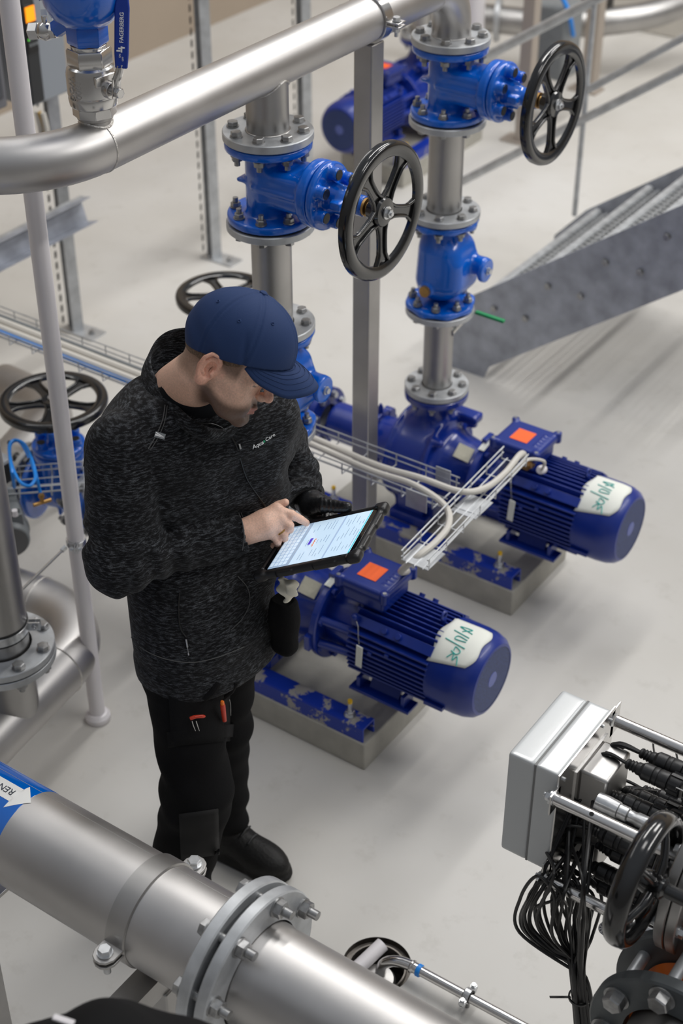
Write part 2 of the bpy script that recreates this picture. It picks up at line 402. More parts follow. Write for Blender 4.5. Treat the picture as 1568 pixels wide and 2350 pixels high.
def gate_valve(label, M, group=None, wheel_m=None):
    t = thing('gate_valve', label, 'valve', M, group=group)
    def f(P):
        d = d_cyl(P, (0, 0, -.09), (0, 0, .09), .060, .004)
        d = smin(d, d_box(P, (.070, 0, 0), (.078, .064, .050), None, .024), .020)
        d = smin(d, d_box(P, (.070, 0, 0), (.080, .068, .006), None, .004), .006)
        d = smin(d, d_box(P, (-.045, 0, 0), (.022, .05, .006), None, .004), .006)
        d = smin(d, d_cyl(P, (.135, 0, 0), (.165, 0, 0), .084, .005), .012)
        for s_ in (-1, 1):
            d = smin(d, d_cyl(P, (0, 0, s_ * .105), (0, 0, s_ * .084), .109, .004), .008)
        return np.maximum(d, -d_cyl(P, (0, 0, -.2), (0, 0, .2), .048))
    body = fobj('body', f, (-.125, -.125, -.115), (.185, .125, .115), .0042, vblue, t, 1)
    def g(P):
        d = d_cyl(P, (.168, 0, 0), (.186, 0, 0), .085, .005)
        d = smin(d, d_cap(P, (.175, 0, 0), (.210, 0, 0), .044, .034), .014)
        d = smin(d, d_cyl(P, (.19, 0, 0), (.288, 0, 0), .0255, .003), .010)
        d = smin(d, d_box(P, (.228, 0, 0), (.016, .046, .011), None, .004), .005)
        d = smin(d, d_box(P, (.200, 0, 0), (.028, .005, .040), None, .004), .006)
        for k in range(6):
            a = 2 * PI * k / 6 + .52; c = (0, .062 * math.cos(a), .062 * math.sin(a))
            d = smin(d, d_cyl(P, (.178, c[1], c[2]), (.211, c[1], c[2]), .017, .003), .006)
        return d
    bo = fobj('bonnet', g, (.16, -.1, -.1), (.31, .1, .1), .0034, vblue, t, 1)
    for k in range(6):
        a = 2 * PI * k / 6 + .52; a_s = .062 * math.sin(a)
        obj('bolt_cap', B().cyl((.208, .062 * math.cos(a), a_s), (.2125, .062 * math.cos(a), a_s), .0135, .013, 20), blackp, bo)
    obj('stem_ring', B().lathe([(.0, 0), (.0225, 0), (.0225, .007), (.014, .009), (.012, .02), (0, .02)], (.287, 0, 0), (1, 0, 0), 24, caps=False), brass, t)
    wheel(t, .345)
    # raised casting marks on the chamber
    for i, s in enumerate(('GGG40', 'DN100', 'PN16')):
        tm = text_mb(s, .018, frame((.085 + .018 * i, -.0595, -.002), (0, 0, -1), None, (0, -1, 0)), .0012, True)
        obj('casting_mark', tm, vblue, body, smooth=False)
    return t
YP = (2.86, 3.715); XC = -2.2; ZV = 1.648
gv = gate_valve('blue gate valve with upright black handwheel, above the man and left of the square post', Matrix.Translation((XC, YP[0], ZV)), 'blue gate valves')
gv2 = dup(gv, Matrix.Translation((XC, YP[1], ZV)), 'blue gate valve with upright black handwheel at the top right, behind the square post')
RH = Matrix(((0, 0, -1, 0), (0, 1, 0, 0), (1, 0, 0, 0), (0, 0, 0, 1)))      # stem up, flow along X
gv3 = dup(gv, Matrix.Translation((-3.07, YP[0], .365)) @ RH @ Matrix.Rotation(.3, 4, 'X'), 'blue gate valve with flat-lying black handwheel, left of the man behind the white pole')
gv4 = dup(gv, Matrix.Translation((-3.07, YP[1], .365)) @ RH @ Matrix.Rotation(.1, 4, 'X'), "blue gate valve whose flat-lying black handwheel shows behind the man's cap")

# ================================================================== check valve
def check_valve(label, M):
    t = thing('check_valve', label, 'valve', M, group='blue check valves')
    def f(P):
        d = d_cap(P, (0, 0, .12), (.0, 0, -.05), .062, .078)
        d = smin(d, d_box(P, (.020, 0, .0), (.070, .078, .092), None, .045), .03)
        d = smin(d, d_box(P, (.052, -.0, -.015), (.046, .066, .058), None, .025), .02)
        d = smin(d, d_cyl(P, (.085, .03, .005), (.135, .03, .005), .030, .004), .01)
        d = smin(d, d_cyl(P, (.128, .03, -.005), (.145, .03, -.005), .038, .004), .006)
        d = smin(d, d_cyl(P, (-.0, -.058, -.065), (-.0, -.090, -.065), .022, .003), .008)
        d = smin(d, d_cyl(P, (0, 0, .150), (0, 0, .131), .108, .004), .006)
        d = smin(d, d_cyl(P, (0, 0, -.150), (0, 0, -.131), .108, .004), .006)
        a = np.arctan2(P[:, 1], P[:, 0]); sc_ = .0025 * np.cos(8 * a) * (np.hypot(P[:, 0], P[:, 1]) > .085) * (np.abs(P[:, 2]) > .12)
        return d - sc_
    body = fobj('body', f, (-.125, -.125, -.16), (.16, .125, .16), .0044, vblue, t, 1)
    obj('drain_plug', B().cyl((0, -.088, -.065), (0, -.100, -.065), .018, n=20), brass, t)
    e_ = B(); e_.cyl((.145, .03, -.005), (.149, .03, -.005), .012, n=20); e_.hexn((.149, .03, -.005), (1, 0, 0), .016, .008); obj('hinge_bolt', e_, zinc_b, t)
    return t
cv = check_valve('blue check valve with a brass plug, right of the square post', Matrix.Translation((XC, YP[1], 1.078)))
cv2 = dup(cv, Matrix.Translation((XC, YP[0], 1.078)), "blue check valve half hidden behind the man's cap and shoulder")
# white label on the hidden one
obj('label', B().box((.070, -.052, -.06), (.0015, .030, .062), Matrix.Rotation(-.55, 3, 'Z')), paper, cv2, smooth=False)

# ================================================================== steel pipe spools
def spool(name, label, M, zt, zb, rt, rb, r=.052, group=None):
    """vertical steel pipe from z=zt (outer top flange face) to zb, a bolted loose flange at each end"""
    t = thing(name, label, 'pipe', M, group=group)
    obj('pipe', B().lathe([(r, zb - .002), (r, zt + .002), (r - .004, zt + .002), (r - .004, zb - .002)], (0, 0, 0), (0, 0, 1), 48, close=True), steel_d, t)
    for z, s_, ro in ((zt, 1, rt), (zb, -1, rb)):
        # bolt heads on the pipe side of the flange
        fl_ = obj('flange', B().ring((0, 0, z - (.020 if s_ > 0 else 0)), (0, 0, 1), r + .003, ro, .020, 48, .002), galv, t)
        bolt_ring(fl_, (0, 0, z - s_ * .020), (0, 0, -s_), ro * .80, 8, .046, .022)
        obj('gasket', B().ring((0, 0, z if s_ > 0 else z - .004), (0, 0, 1), .05, ro * .93, .004, 40), rubber, t)
    return t
for i, y in enumerate(YP):
    sd = ('left of the post, above the cap', 'right of the square post, below the upper gate valve')[i]
    spool('pipe_spool', 'flanged stainless steel pipe spool ' + sd, Matrix.Translation((XC, y, 0)), 1.539, 1.232, .1125, .110, group='flanged pipe spools')
    sd = ('hidden mostly behind the man', 'standing on the discharge flange of the right-hand pump')[i]
    spool('pipe_spool', 'short flanged stainless steel pipe spool ' + sd, Matrix.Translation((XC, y, 0)), .924, .625, .108, .104, .047, group='flanged pipe spools')

# ================================================================== header pipe with elbow and two branches
t = thing('header_pipe', 'large satin stainless header pipe crossing the top left with a welded elbow and branch', 'pipe', loc=(0, 0, 0))
ZH = 1.933; RH_ = .0585
hp = B()
yl = 2.265; rb_ = .25
# elbow turns from -X leg (at y = yl - rb_) into +Y leg (at x = XC)
path = [V((-3.9, yl - rb_, ZH)), V((-3.0, yl - rb_, ZH))] + [V((XC - rb_ + rb_ * math.sin(a), yl - rb_ * math.cos(a), ZH)) for a in [PI / 2 * i / 14 for i in range(15)]]
yr = YP[1] - .13
path += [V((XC, 2.5, ZH)), V((XC, 3.2, ZH)), V((XC, yr, ZH))]
obj('header', B().tube(path, RH_, 48), steel, t)
p2 = [V((XC, yr + .13 * math.sin(a), ZH - .13 + .13 * math.cos(a))) for a in [PI / 2 * i / 12 for i in range(13)]] + [V((XC, YP[1], 1.745))]
obj('elbow', B().tube(p2, .0555, 40), steel, t)
obj('branch', B().lathe([(.0525, 1.745), (.0525, 1.89), (.0545, 1.948)], (XC, YP[0], 0), (0, 0, 1), 48, caps=False), steel_d, t)
def saddle(cx, cy, rbr, rh, zc, ax='y', n=64, sgn=-1):
    pts = []
    for k in range(n):
        a = 2 * PI * k / n; x = rbr * math.cos(a); y = rbr * math.sin(a); pts.append(V((cx + x, cy + y, zc + sgn * math.sqrt(max(rh * rh - x * x, 1e-6)))))
    return pts
obj('weld_seam', B().tube(saddle(XC, YP[0], .0535, RH_ + .001, ZH), .0028, 8, True), weldm, t)
obj('weld_seam', B().tube(saddle(XC, 2.268, .034, RH_ + .001, ZH, sgn=1), .0035, 8, True), weldm, t)
for p_, ax_ in (((XC, yl, ZH), (0, 1, 0)), ((XC - rb_, yl - rb_, ZH), (1, 0, 0)), ((XC, yr, ZH), (0, 1, 0))):
    obj('weld_seam', B().lathe([(RH_ - .002, -.0045), (RH_ + .0014, -.002), (RH_ + .0018, .001), (RH_ - .002, .0045)], p_, ax_, 48, caps=False), weldm, t)
for y in YP:
    loose_flange(t, (XC, y, 1.777), (0, 0, 1), .0525, .1125, .021, 8, .089, .046)
    obj('gasket', B().ring((XC, y, 1.752), (0, 0, 1), .05, .105, .004, 40), rubber, t)
    obj('stub_collar', B().ring((XC, y, 1.776), (0, 0, 1), .052, .0565, .004, 40), steel_d, t)

# ================================================================== air vent with ball valves on the header
MV = Matrix.Translation((XC, 2.268, .018))
t = thing('ball_valve', 'large stainless ball valve with long blue lever handle, standing on the header pipe', 'valve', MV)
obj('socket', B().lathe([(.034, 1.93), (.034, 1.975), (.038, 1.978), (.038, 1.99)], (0, 0, 0), (0, 0, 1), 32), steel_d, t)
bb = B(); bb.lathe([(.046, 1.985), (.046, 2.005)], (0, 0, 0), (0, 0, 1), 8); bb.lathe([(.040, 2.002), (.050, 2.008), (.052, 2.022), (.051, 2.03), (.0525, 2.032), (.0525, 2.075), (.049, 2.088), (.044, 2.092)], (0, 0, 0), (0, 0, 1), 40)
bb.lathe([(.045, 2.09), (.047, 2.093), (.047, 2.122), (.044, 2.126)], (0, 0, 0), (0, 0, 1), 6)
bb.lathe([(.036, 2.124), (.038, 2.134)], (0, 0, 0), (0, 0, 1), 32)
body = obj('body', bb, steel_b, t, bevel=.001)
dv = V((.80, -.10, 0)).normalized()          # stem direction, towards the right of the picture
sx_ = V((0, 0, 1)).cross(dv)
st = B(); st.cyl(dv * .045 + V((0, 0, 2.05)), dv * .066 + V((0, 0, 2.05)), .018, n=24); st.cyl(dv * .06 + V((0, 0, 2.05)), dv * .085 + V((0, 0, 2.05)), .009, n=16); st.hexn(dv * .078 + V((0, 0, 2.05)), dv, .020, .011)
st.prism([(-.034, -.010), (.034, -.010), (.034, .010), (-.034, .010)], .006, Matrix.Translation(dv * .050 + V((0, 0, 2.072))) @ frame((0, 0, 0), sx_, None, dv))
obj('stem', st, steel_b, t, bevel=.001)
for tx, an in (('1000', -1.42), ('WOG', -1.76)):
    n__ = V((math.cos(an), math.sin(an), 0)); obj('casting_mark', text_mb(tx, .020, frame(n__ * .0525 + V((0, 0, 2.052)), (0, 0, -1), None, n__), .0009, True), steel, body, smooth=False)
# lever: bent steel strap, then the blue grip standing upright
c0 = dv * .075 + V((0, 0, 2.05)); up_ = V((.02, .12, 1)).normalized()
lv = B(); lv.tube(catmull([c0, c0 + up_ * .022 + dv * .003, c0 + up_ * .04 + dv * .012, c0 + up_ * .06 + dv * .016], 4), .0055, 8)
lv.bar(c0 + V((0, 0, -.012)), c0 + up_ * .03, .022, .003, dv)
lv.bar(c0 + up_ * .026, c0 + up_ * .058 + dv * .014, .02, .003, dv)
obj('lever', lv, steel_b, t)
g0 = c0 + up_ * .052 + dv * .015; gl = .150
nrm = (V(CAM) - V((XC, 2.262, 2.15))); nrm = (nrm - up_ * nrm.dot(up_)); nrm = V((.62, -.78, 0)); nrm = (nrm - up_ * nrm.dot(up_)).normalized(); sd_ = up_.cross(nrm)
Mg = Matrix(((sd_.x, up_.x, nrm.x, g0.x), (sd_.y, up_.y, nrm.y, g0.y), (sd_.z, up_.z, nrm.z, g0.z), (0, 0, 0, 1)))
gp = [(-.0125, 0), (.0125, 0), (.0145, .03), (.015, gl - .03), (.012, gl - .008), (.005, gl), (-.005, gl), (-.012, gl - .008), (-.015, gl - .03), (-.0145, .03)]
grip = obj('lever_grip', B().prism(gp, .011, Mg @ Matrix.Translation((0, 0, -.0055))), mat('blue_vinyl_grip', srgb(12, 52, 150), 0, .38), t, bevel=.003)
tag(grip, 'blue vinyl grip with white lettering')
Mt = Mg @ Matrix.Translation((0, .082, .0057)) @ Matrix.Rotation(PI / 2, 4, 'Z')
whitetx = mat('white_print', (.85, .85, .85), 0, .6); 
obj('lettering', text_mb('FAGERBERG', .0112, Mt, .0003, True), whitetx, grip, smooth=False)
fm = B(); 
for (x, y, w__, h__) in ((0, 0, .012, .003), (.002, .0035, .003, .006), (-.003, .006, .003, .008), (.0035, -.004, .003, .005)): fm.box((x, y, 0), (w__, h__, .0006))
fmo = obj('maker_mark', B().add([Mt @ Matrix.Translation((-.0430, 0, .0003)) @ v for v in fm.v], fm.f), whitetx, grip, smooth=False)
for dx, s in ((-.056, 'ON'), (-.062, 'OFF')): obj('lettering', text_mb(s, .005, Mt @ Matrix.Translation((dx, .003 if s == 'ON' else -.003, 0)), .0003), whitetx, grip, smooth=False)

t = thing('air_vent', 'blue bowl-shaped air vent body at the top left edge, on the big ball valve', 'air vent', MV)
vb = B(); vb.lathe([(.040, 2.134), (.043, 2.138), (.043, 2.172), (.040, 2.176)], (0, 0, 0), (0, 0, 1), 6)
vb.lathe([(.036, 2.174), (.052, 2.178), (.070, 2.194), (.082, 2.218), (.089, 2.252), (.092, 2.30), (.092, 2.40), (.06, 2.43)], (0, 0, 0), (0, 0, 1), 48)
b_ = obj('bowl', vb, vblue, t, bevel=.0012)
ls = V((-.82, -.25, 0)).normalized()
obj('side_boss', B().cyl(ls * .04 + V((0, 0, 2.175)), ls * .070 + V((0, 0, 2.155)), .018, n=6), vblue, t)
obj('brass_nipple', B().lathe([(.030, 2.124), (.036, 2.128), (.036, 2.138), (.03, 2.14)], (0, 0, 0), (0, 0, 1), 20), mat('dirty_brass', srgb(120, 92, 52), .8, .4, var=.4, vscale=60), t)
t = thing('ball_valve', 'small stainless ball valve with blue lever on the left side of the air vent', 'valve', MV)
sb = B(); q0 = ls * .068 + V((0, 0, 2.153)); qa = ls * .072 + V((0, 0, -.010)); qa = (ls + V((0, 0, -.12))).normalized()
sb.lathe([(.013, 0), (.017, .002), (.017, .012), (.013, .014)], q0, qa, 6); sb.lathe([(.014, .012), (.018, .018), (.020, .026), (.018, .036), (.014, .042)], q0, qa, 24); sb.lathe([(.015, .038), (.019, .040), (.019, .060), (.017, .062), (.0135, .062), (.012, .045)], q0, qa, 6, caps=False)
obj('body', sb, steel_b, t, bevel=.0006)
c1 = q0 + qa * .026; 
obj('stem', B().cyl(c1 + V((0, 0, .01)), c1 + V((0, 0, .03)), .006, n=12).hexn(c1 + V((0, 0, .024)), (0, 0, 1), .011, .007).cyl(c1 + V((0, 0, .012)), c1 + V((0, 0, .016)), .011, n=20), steel_b, t)
l2 = V((-.30, .30, .22)).normalized(); lp = [c1 + V((0, 0, .022)), c1 + V((0, 0, .028)) + l2 * .02, c1 + V((0, 0, .03)) + l2 * .05]
obj('lever', B().bar(lp[0], lp[1], .012, .003).bar(lp[1], lp[2], .012, .003), steel_b, t)
obj('lever_grip', B().bar(lp[2] - l2 * .006, lp[2] + l2 * .08, .016, .008), MATS['blue_vinyl_grip'], t, bevel=.003)

# ================================================================== square post and pipe clamp that carry the header
t = thing('pipe_support', 'square stainless post with a pipe clamp, standing between the two valve columns', 'post', loc=(XC, 3.30, 0))
obj('post', B().box((0, 0, .9365), (.058, .058, 1.873)), steel_d, t, bevel=.004)
obj('foot_plate', B().box((0, 0, .004), (.14, .14, .008)), steel_d, t, bevel=.002)
cl = B().ring((0, -.018, ZH), (0, 1, 0), RH_ + .0005, RH_ + .006, .036, 48, .001)
for v in range(len(cl.v)): pass
clo = obj('clamp', cl, steel_b, t)
for s_ in (-1, 1):
    for z in (.004, -.006): obj('clamp_ear', B().box((s_ * (RH_ + .022), 0, ZH + z), (.04, .036, .005)), steel_b, t, bevel=.0015)
    bolt(t, (s_ * (RH_ + .025), 0, ZH + .007), (0, 0, 1), .016, .018, zinc_b)

# ================================================================== pumps
def pump(label, M, group='blue motor pumps'):
    t = thing('pump', label, 'pump', M, group=group); zc = .36
    # volute, suction nozzle, discharge nozzle, bearing cone: one casting
    def f(P):
        d = d_cyl(P, (-.10, 0, zc), (.055, 0, zc), .158, .028)
        d = smin(d, d_cap(P, (-.10, 0, zc), (-.20, 0, zc), .100, .075), .04)
        d = smin(d, d_cyl(P, (-.02, 0, zc + .08), (-.02 + .02, 0, .605), .058, .01), .05)
        d = smin(d, d_cyl(P, (-.20, 0, zc), (-.40, 0, zc), .068, .01), .03)
        d = smin(d, d_cap(P, (.05, 0, zc), (.19, 0, zc), .125, .082), .03)
        # collar rings around the drum
        r = np.hypot(P[:, 1], P[:, 2] - zc)
        for x, rr_ in ((-.098, .162), (.048, .163)): d = smin(d, np.hypot(P[:, 0] - x, r - rr_ + .006) - .009, .008)
        for a in (.6, 2.2, 3.7, 5.3): d = smin(d, d_cap(P, (.045, .15 * math.cos(a), zc + .15 * math.sin(a)), (.075, .155 * math.cos(a), zc + .155 * math.sin(a)), .014), .01)
        d = smin(d, d_box(P, (.07, .075, zc + .15), (.055, .028, .016), None, .008), .02)
        d = smin(d, d_box(P, (-.02, 0, .21), (.075, .09, .06), None, .01), .02)
        for k in range(4):
            a = .785 + k * PI / 2; d = smin(d, d_box(P, (.145, .085 * math.cos(a), zc + .085 * math.sin(a)), (.06, .010, .010), None, .006), .025)
        return d
    vol = fobj('casing', f, (-.42, -.19, .16), (.24, .19, .62), .006, pblue, t, 1)
    obj('discharge_flange', B().lathe([(.045, .585), (.088, .592), (.103, .600), (.104, .603), (.104, .619), (.102, .621), (.045, .621)], (0, 0, 0), (0, 0, 1), 48, close=True), pblue, t)
    sf = obj('suction_flange', B().ring((-.455, 0, zc), (1, 0, 0), .05, .108, .024), pblue, t)
    bolt_ring(sf, (-.431, 0, zc), (1, 0, 0), .084, 8, .048, .022, m=zinc_b)
    obj('companion_flange', B().ring((-.481, 0, zc), (1, 0, 0), .05, .108, .022), galv, t)
    ef = B().ring((-.225, 0, zc), (1, 0, 0), .05, .098, .022)
    for a in (.9, 2.3, 4.0, 5.4): ef.cyl((-.23, .088 * math.cos(a), zc + .088 * math.sin(a)), (-.20, .088 * math.cos(a), zc + .088 * math.sin(a)), .02, n=16)
    ef.lathe([(.012, 0), (.009, .03), (.003, .042)], (-.214, 0, zc + .09), (0, 0, 1), 12)
    obj('neck_flange', ef, pblue, t, bevel=.002)
    # motor flange and bell
    mf = B().lathe([(.06, .196), (.135, .196), (.139, .200), (.139, .216), (.134, .220), (.082, .222)], (0, 0, zc), (1, 0, 0), 56)
    for k in range(8):
        a = PI / 8 + k * PI / 4; mf.hexn((.221, .122 * math.cos(a), zc + .122 * math.sin(a)), (1, 0, 0), .02, .012)
    mf.box((.20, 0, zc + .135), (.018, .05, .035)); mf.box((.20, -.135, zc - .02), (.018, .03, .05))
    obj('motor_flange', mf, pblue, t, bevel=.001)
    bl = B().lathe([(.088, .218), (.090, .235), (.098, .31), (.104, .34), (.104, .36)], (0, 0, zc), (1, 0, 0), 48)
    for a in (-.25, .45, 2.7, 3.4): bl.tube([V((.222, .118 * math.cos(a), zc + .118 * math.sin(a))), V((.33, .106 * math.cos(a), zc + .106 * math.sin(a)))], .013, 12)
    obj('bell_housing', bl, pblue, t)
    # finned stator
    fb = B(); fb.cyl((.32, 0, zc), (.585, 0, zc), .098, n=48)
    def fin(a, rin, rout, x0, x1, th=.0042):
        d = V((0, math.cos(a), math.sin(a))); s_ = V((0, -math.sin(a), math.cos(a)))
        fb.box((V((x0, 0, zc)) + V((x1, 0, zc))) / 2 + d * (rin + rout) / 2, (x1 - x0, th, rout - rin), Matrix((V((1, 0, 0)), s_, d)).transposed())
    # side fins run horizontally (parallel plates), top and bottom fins radial
    for sd in (-1, 1):
        for i in range(9):
            z = -.066 + i * .0165; yy = math.sqrt(max(.128 ** 2 - (z * .75) ** 2, 0))
            fb.box((.452, sd * (yy / 2 + .035), zc + z), (.262, yy - .07, .0055))
            if i in (5, 6) and sd < 0:
                fb.box((.40 + .055 * (i - 5), sd * (yy - .006), zc + z + .006), (.012, .016, .014))
    for i in range(9):
        y = -.068 + i * .017; zz = math.sqrt(max(.130 ** 2 - (y * .75) ** 2, 0))
        fb.box((.452, y, zc + zz / 2 + .03), (.262, .0045, zz - .06)); fb.box((.452, y, zc - zz / 2 - .03), (.262, .0045, zz - .06))
    for sy in (-1, 1):       # smooth shoulder pads with the lifting bosses
        fb.box((.452, sy * .084, zc + .086), (.262, .030, .030), Matrix.Rotation(sy * -.75, 3, 'X'))
        for x in (.43, .475): fb.cyl((x, sy * .088, zc + .090), (x, sy * .101, zc + .104), .009, n=12)
        fb.box((.335, sy * .094, zc + .092), (.02, .022, .024)); fb.ball((.335, sy * .104, zc + .110), .011, 12)
    obj('motor_housing', fb, pblue_m, t, bevel=.0008)
    for sy in (-1, 1):
        ft = B(); ft.box((.435, sy * .105, zc - .128), (.20, .055, .009)); ft.box((.435, sy * .085, zc - .105), (.10, .012, .05), Matrix.Rotation(sy * .5, 3, 'X'))
        for x in (.36, .51): ft.box((x, sy * .098, zc - .108), (.012, .05, .045))
        obj('motor_foot', ft, pblue_m, t, bevel=.0015)
    # fan cowl
    cw = B().lathe([(.118, .575), (.128, .578), (.130, .60), (.130, .655), (.127, .685), (.119, .708), (.106, .722), (.098, .7235)], (0, 0, zc), (1, 0, 0), 64, caps=False)
    for sy in (-1, 1): cw.box((.612, sy * .120, zc - .06), (.06, .018, .012))
    ow = obj('fan_cowl', cw, pblue_m, t)
    obj('fan_grille', B().lathe([(.0, .7225), (.030, .7235), (.1005, .7225)], (0, 0, zc), (1, 0, 0), 64, caps=False), grille_m, ow)
    obj('grille_hub', B().lathe([(.0, .7245), (.022, .7245), (.024, .7225)], (0, 0, zc), (1, 0, 0), 32, caps=False), mat_hub, ow)
    # terminal box
    def tb(P):
        d = d_box(P, (.335, 0, zc + .148), (.072, .066, .024), None, .012)
        d = smin(d, d_box(P, (.335, 0, zc + .187), (.082, .076, .016), None, .012), .002)
        for sx_ in (-1, 1):
            for sy in (-1, 1): d = smin(d, d_cyl(P, (.335 + sx_ * .077, sy * .072, zc + .17), (.335 + sx_ * .077, sy * .072, zc + .207), .012, .003), .008)
        for i in range(5): d = smin(d, d_cap(P, (.385 , -.034 + i * .017, zc + .203), (.403, -.034 + i * .017, zc + .199), .0035), .003)
        return d
    bx = fobj('terminal_box', tb, (.24, -.095, .46), (.43, .095, .58), .0032, pblue_m, t, 1)
    for sx_ in (-1, 1):
        for sy in (-1, 1): obj('box_screw', B().cyl((.335 + sx_ * .077, sy * .072, zc + .204), (.335 + sx_ * .077, sy * .072, zc + .2085), .0055, n=12), zinc, bx)
    tag(obj('sticker', B().box((.328, -.006, zc + .2040), (.062, .066, .0012)), orange, bx, smooth=False), 'square bright orange sticker')
    obj('nameplate', B().box((.145, -.055, zc + .098), (.055, .05, .0015), Matrix.Rotation(.62, 3, 'X') @ Matrix.Rotation(.30, 3, 'Y')), plate_m, vol, smooth=False)
    lb = obj('label', B().box((.208, -.03, zc + .1385), (.022, .055, .001), Matrix.Rotation(.22, 3, 'X')), paper, t, smooth=False)
    tg = B(); tg.box((.375, -.141, zc + .012), (.021, .003, .088), Matrix.Rotation(.12, 3, 'Y') @ Matrix.Rotation(.12, 3, 'X'))
    tgo = obj('hanging_tag', tg, paper, t, bevel=.001)
    obj('tag_wire', B().tube([(.372, -.136, zc + .052), (.365, -.130, zc + .07), (.352, -.112, zc + .09), (.34, -.104, zc + .1)], .0012, 6), zinc, tgo)
    # paper note wrapped over the cowl
    n = B(); vs = []; fs = []; Nu, Nv = 14, 10
    for i in range(Nu + 1):
        for j in range(Nv + 1):
            u = i / Nu; v = j / Nv; ra = random.Random(i * 31 + j)
            ang = .62 + 1.25 * u + .05 * (v - .5) + .12 * (v * (1 - u)); x = .574 + (.112 + .02 * math.sin(u * 3)) * v + (.006 * math.sin(9 * u) if v in (0, 1) else 0)
            r = .1318 if x < .655 else .1318 - (x - .655) ** 2 * 2.6
            vs.append(V((x, -r * math.cos(ang), zc + r * math.sin(ang))))
    for i in range(Nu):
        for j in range(Nv): fs.append((i * (Nv + 1) + j, i * (Nv + 1) + j + 1, (i + 1) * (Nv + 1) + j + 1, (i + 1) * (Nv + 1) + j))
    no = obj('paper_note', n.add(vs, fs), paper, t)
    md = no.modifiers.new('thick', 'SOLIDIFY'); md.thickness = .0008
    # handwriting in green-blue marker: loose strokes following the cowl
    hw = B()
    strokes = [[(.0, .0), (.25, .12), (.1, .25), (.3, .3), (.12, .5)], [(.35, .45), (.30, .2), (.42, .1), (.5, .35), (.38, .35)], [(.55, 0), (.62, .9)], [(.75, .1), (.72, .55), (.85, .5), (.82, .1)], [(.92, .1), (.98, .8)], [(1.05, .5), (1.25, .2), (1.2, .7), (1.1, .1)]]
    for s_ in strokes:
        pth = []
        for u, v in catmull([(a, b, 0) for a, b in s_], 5) and [(q.x, q.y) for q in catmull([(a, b, 0) for a, b in s_], 5)]:
            ang = .74 + .72 * u; x = .590 + .072 * (1 - v); r = .1330; pth.append(V((x, -r * math.cos(ang), zc + r * math.sin(ang))))
        hw.tube(pth, .0014, 6)
    obj('handwriting', hw, mat_ink, no)
    eb = B().tube([V((.56, .012 * math.cos(a), zc + .150 + .012 * math.sin(a))) for a in [2 * PI * k / 16 for k in range(16)]], .004, 8, True); eb.cyl((.56, 0, zc + .12), (.56, 0, zc + .142), .008, n=12)
    obj('lifting_eye', eb, pblue_m, t)
    # base rails lying on the plinth and the anchor bolts
    for sy in (-1, 1):
        rl = B(); yc = sy * .155
        rl.box((.03, yc, .148), (.78, .055, .006)); rl.box((.03, yc - sy * -.0275, .124), (.78, .006, .05)); rl.box((.03, yc - sy * .0275, .124), (.78, .006, .05))
        ro = obj('base_rail', rl, worn_blue, t, bevel=.001)
        for x in ((.355, -.3)):
            ab = B(); ab.cyl((x, yc, .151), (x, yc, .155), .018, n=20); ab.hexn((x, yc, .155), (0, 0, 1), .024, .014); ab.cyl((x, yc, .15), (x, yc, .200), .007, n=12)
            abo = obj('anchor_bolt', ab, zinc_b, t)
            obj('yellow_tip', B().cyl((x, yc, .198), (x, yc, .208), .0072, n=12), yellowp, abo)
    ft2 = B(); ft2.box((-.02, 0, .17), (.14, .26, .035)); ft2.box((-.02, -.10, .22), (.10, .02, .12)); ft2.box((-.02, .10, .22), (.10, .02, .12)); obj('casing_foot', ft2, pblue, t, bevel=.004)
    return t
def gm():
    m = mat('perforated_grille', srgb(24, 44, 120), .2, .5); n = m.node_tree.nodes; L = m.node_tree.links; b = n['Principled BSDF']
    tc = n.new('ShaderNodeTexCoord'); vo = n.new('ShaderNodeTexVoronoi'); vo.inputs['Scale'].default_value = 170; vo.inputs['Randomness'].default_value = .12
    mp = n.new('ShaderNodeMapping'); mp.inputs['Scale'].default_value = (0, 1, 1.15); L.new(tc.outputs['Object'], mp.inputs[0]); L.new(mp.outputs[0], vo.inputs[0])
    r = n.new('ShaderNodeValToRGB'); r.color_ramp.elements[0].position = .36; r.color_ramp.elements[1].position = .52
    r.color_ramp.elements[0].color = (.006, .008, .02, 1); r.color_ramp.elements[1].color = (*srgb(70, 92, 160), 1); L.new(vo.outputs['Distance'], r.inputs[0]); L.new(r.outputs[0], b.inputs['Base Color'])
    return m
grille_m = gm(); mat_hub = mat('cowl_hub_paint', srgb(92, 104, 170), .1, .4); mat_ink = mat('teal_marker_ink', srgb(30, 176, 168), 0, .6)
yellowp = mat('yellow_cap', srgb(226, 180, 30), 0, .5); 
worn_blue = mat('worn_rail_paint', srgb(14, 50, 150), 0, .42, color2=srgb(14, 50, 150))
def wear(m):
    n = m.node_tree.nodes; L = m.node_tree.links; b = n['Principled BSDF']
    tc = n.new('ShaderNodeTexCoord'); t = n.new('ShaderNodeTexNoise'); t.inputs['Scale'].default_value = 10; t.inputs['Detail'].default_value = 9; t.inputs['Roughness'].default_value = .68; L.new(tc.outputs['Object'], t.inputs[0])
    r = n.new('ShaderNodeValToRGB'); r.color_ramp.elements[0].position = .54; r.color_ramp.elements[1].position = .56
    r.color_ramp.elements[0].color = (*srgb(14, 50, 158), 1); r.color_ramp.elements[1].color = (*srgb(160, 156, 150), 1); L.new(t.outputs['Fac'], r.inputs[0]); L.new(r.outputs[0], b.inputs['Base Color'])
wear(worn_blue)
pm = pump('front blue pump and motor beside the man with a handwritten note on its cowl', Matrix.Translation((XC, YP[0], 0)))
dup(pm, Matrix.Translation((XC, YP[1], 0)), 'blue pump and motor right of the square post, behind the wire cable tray')
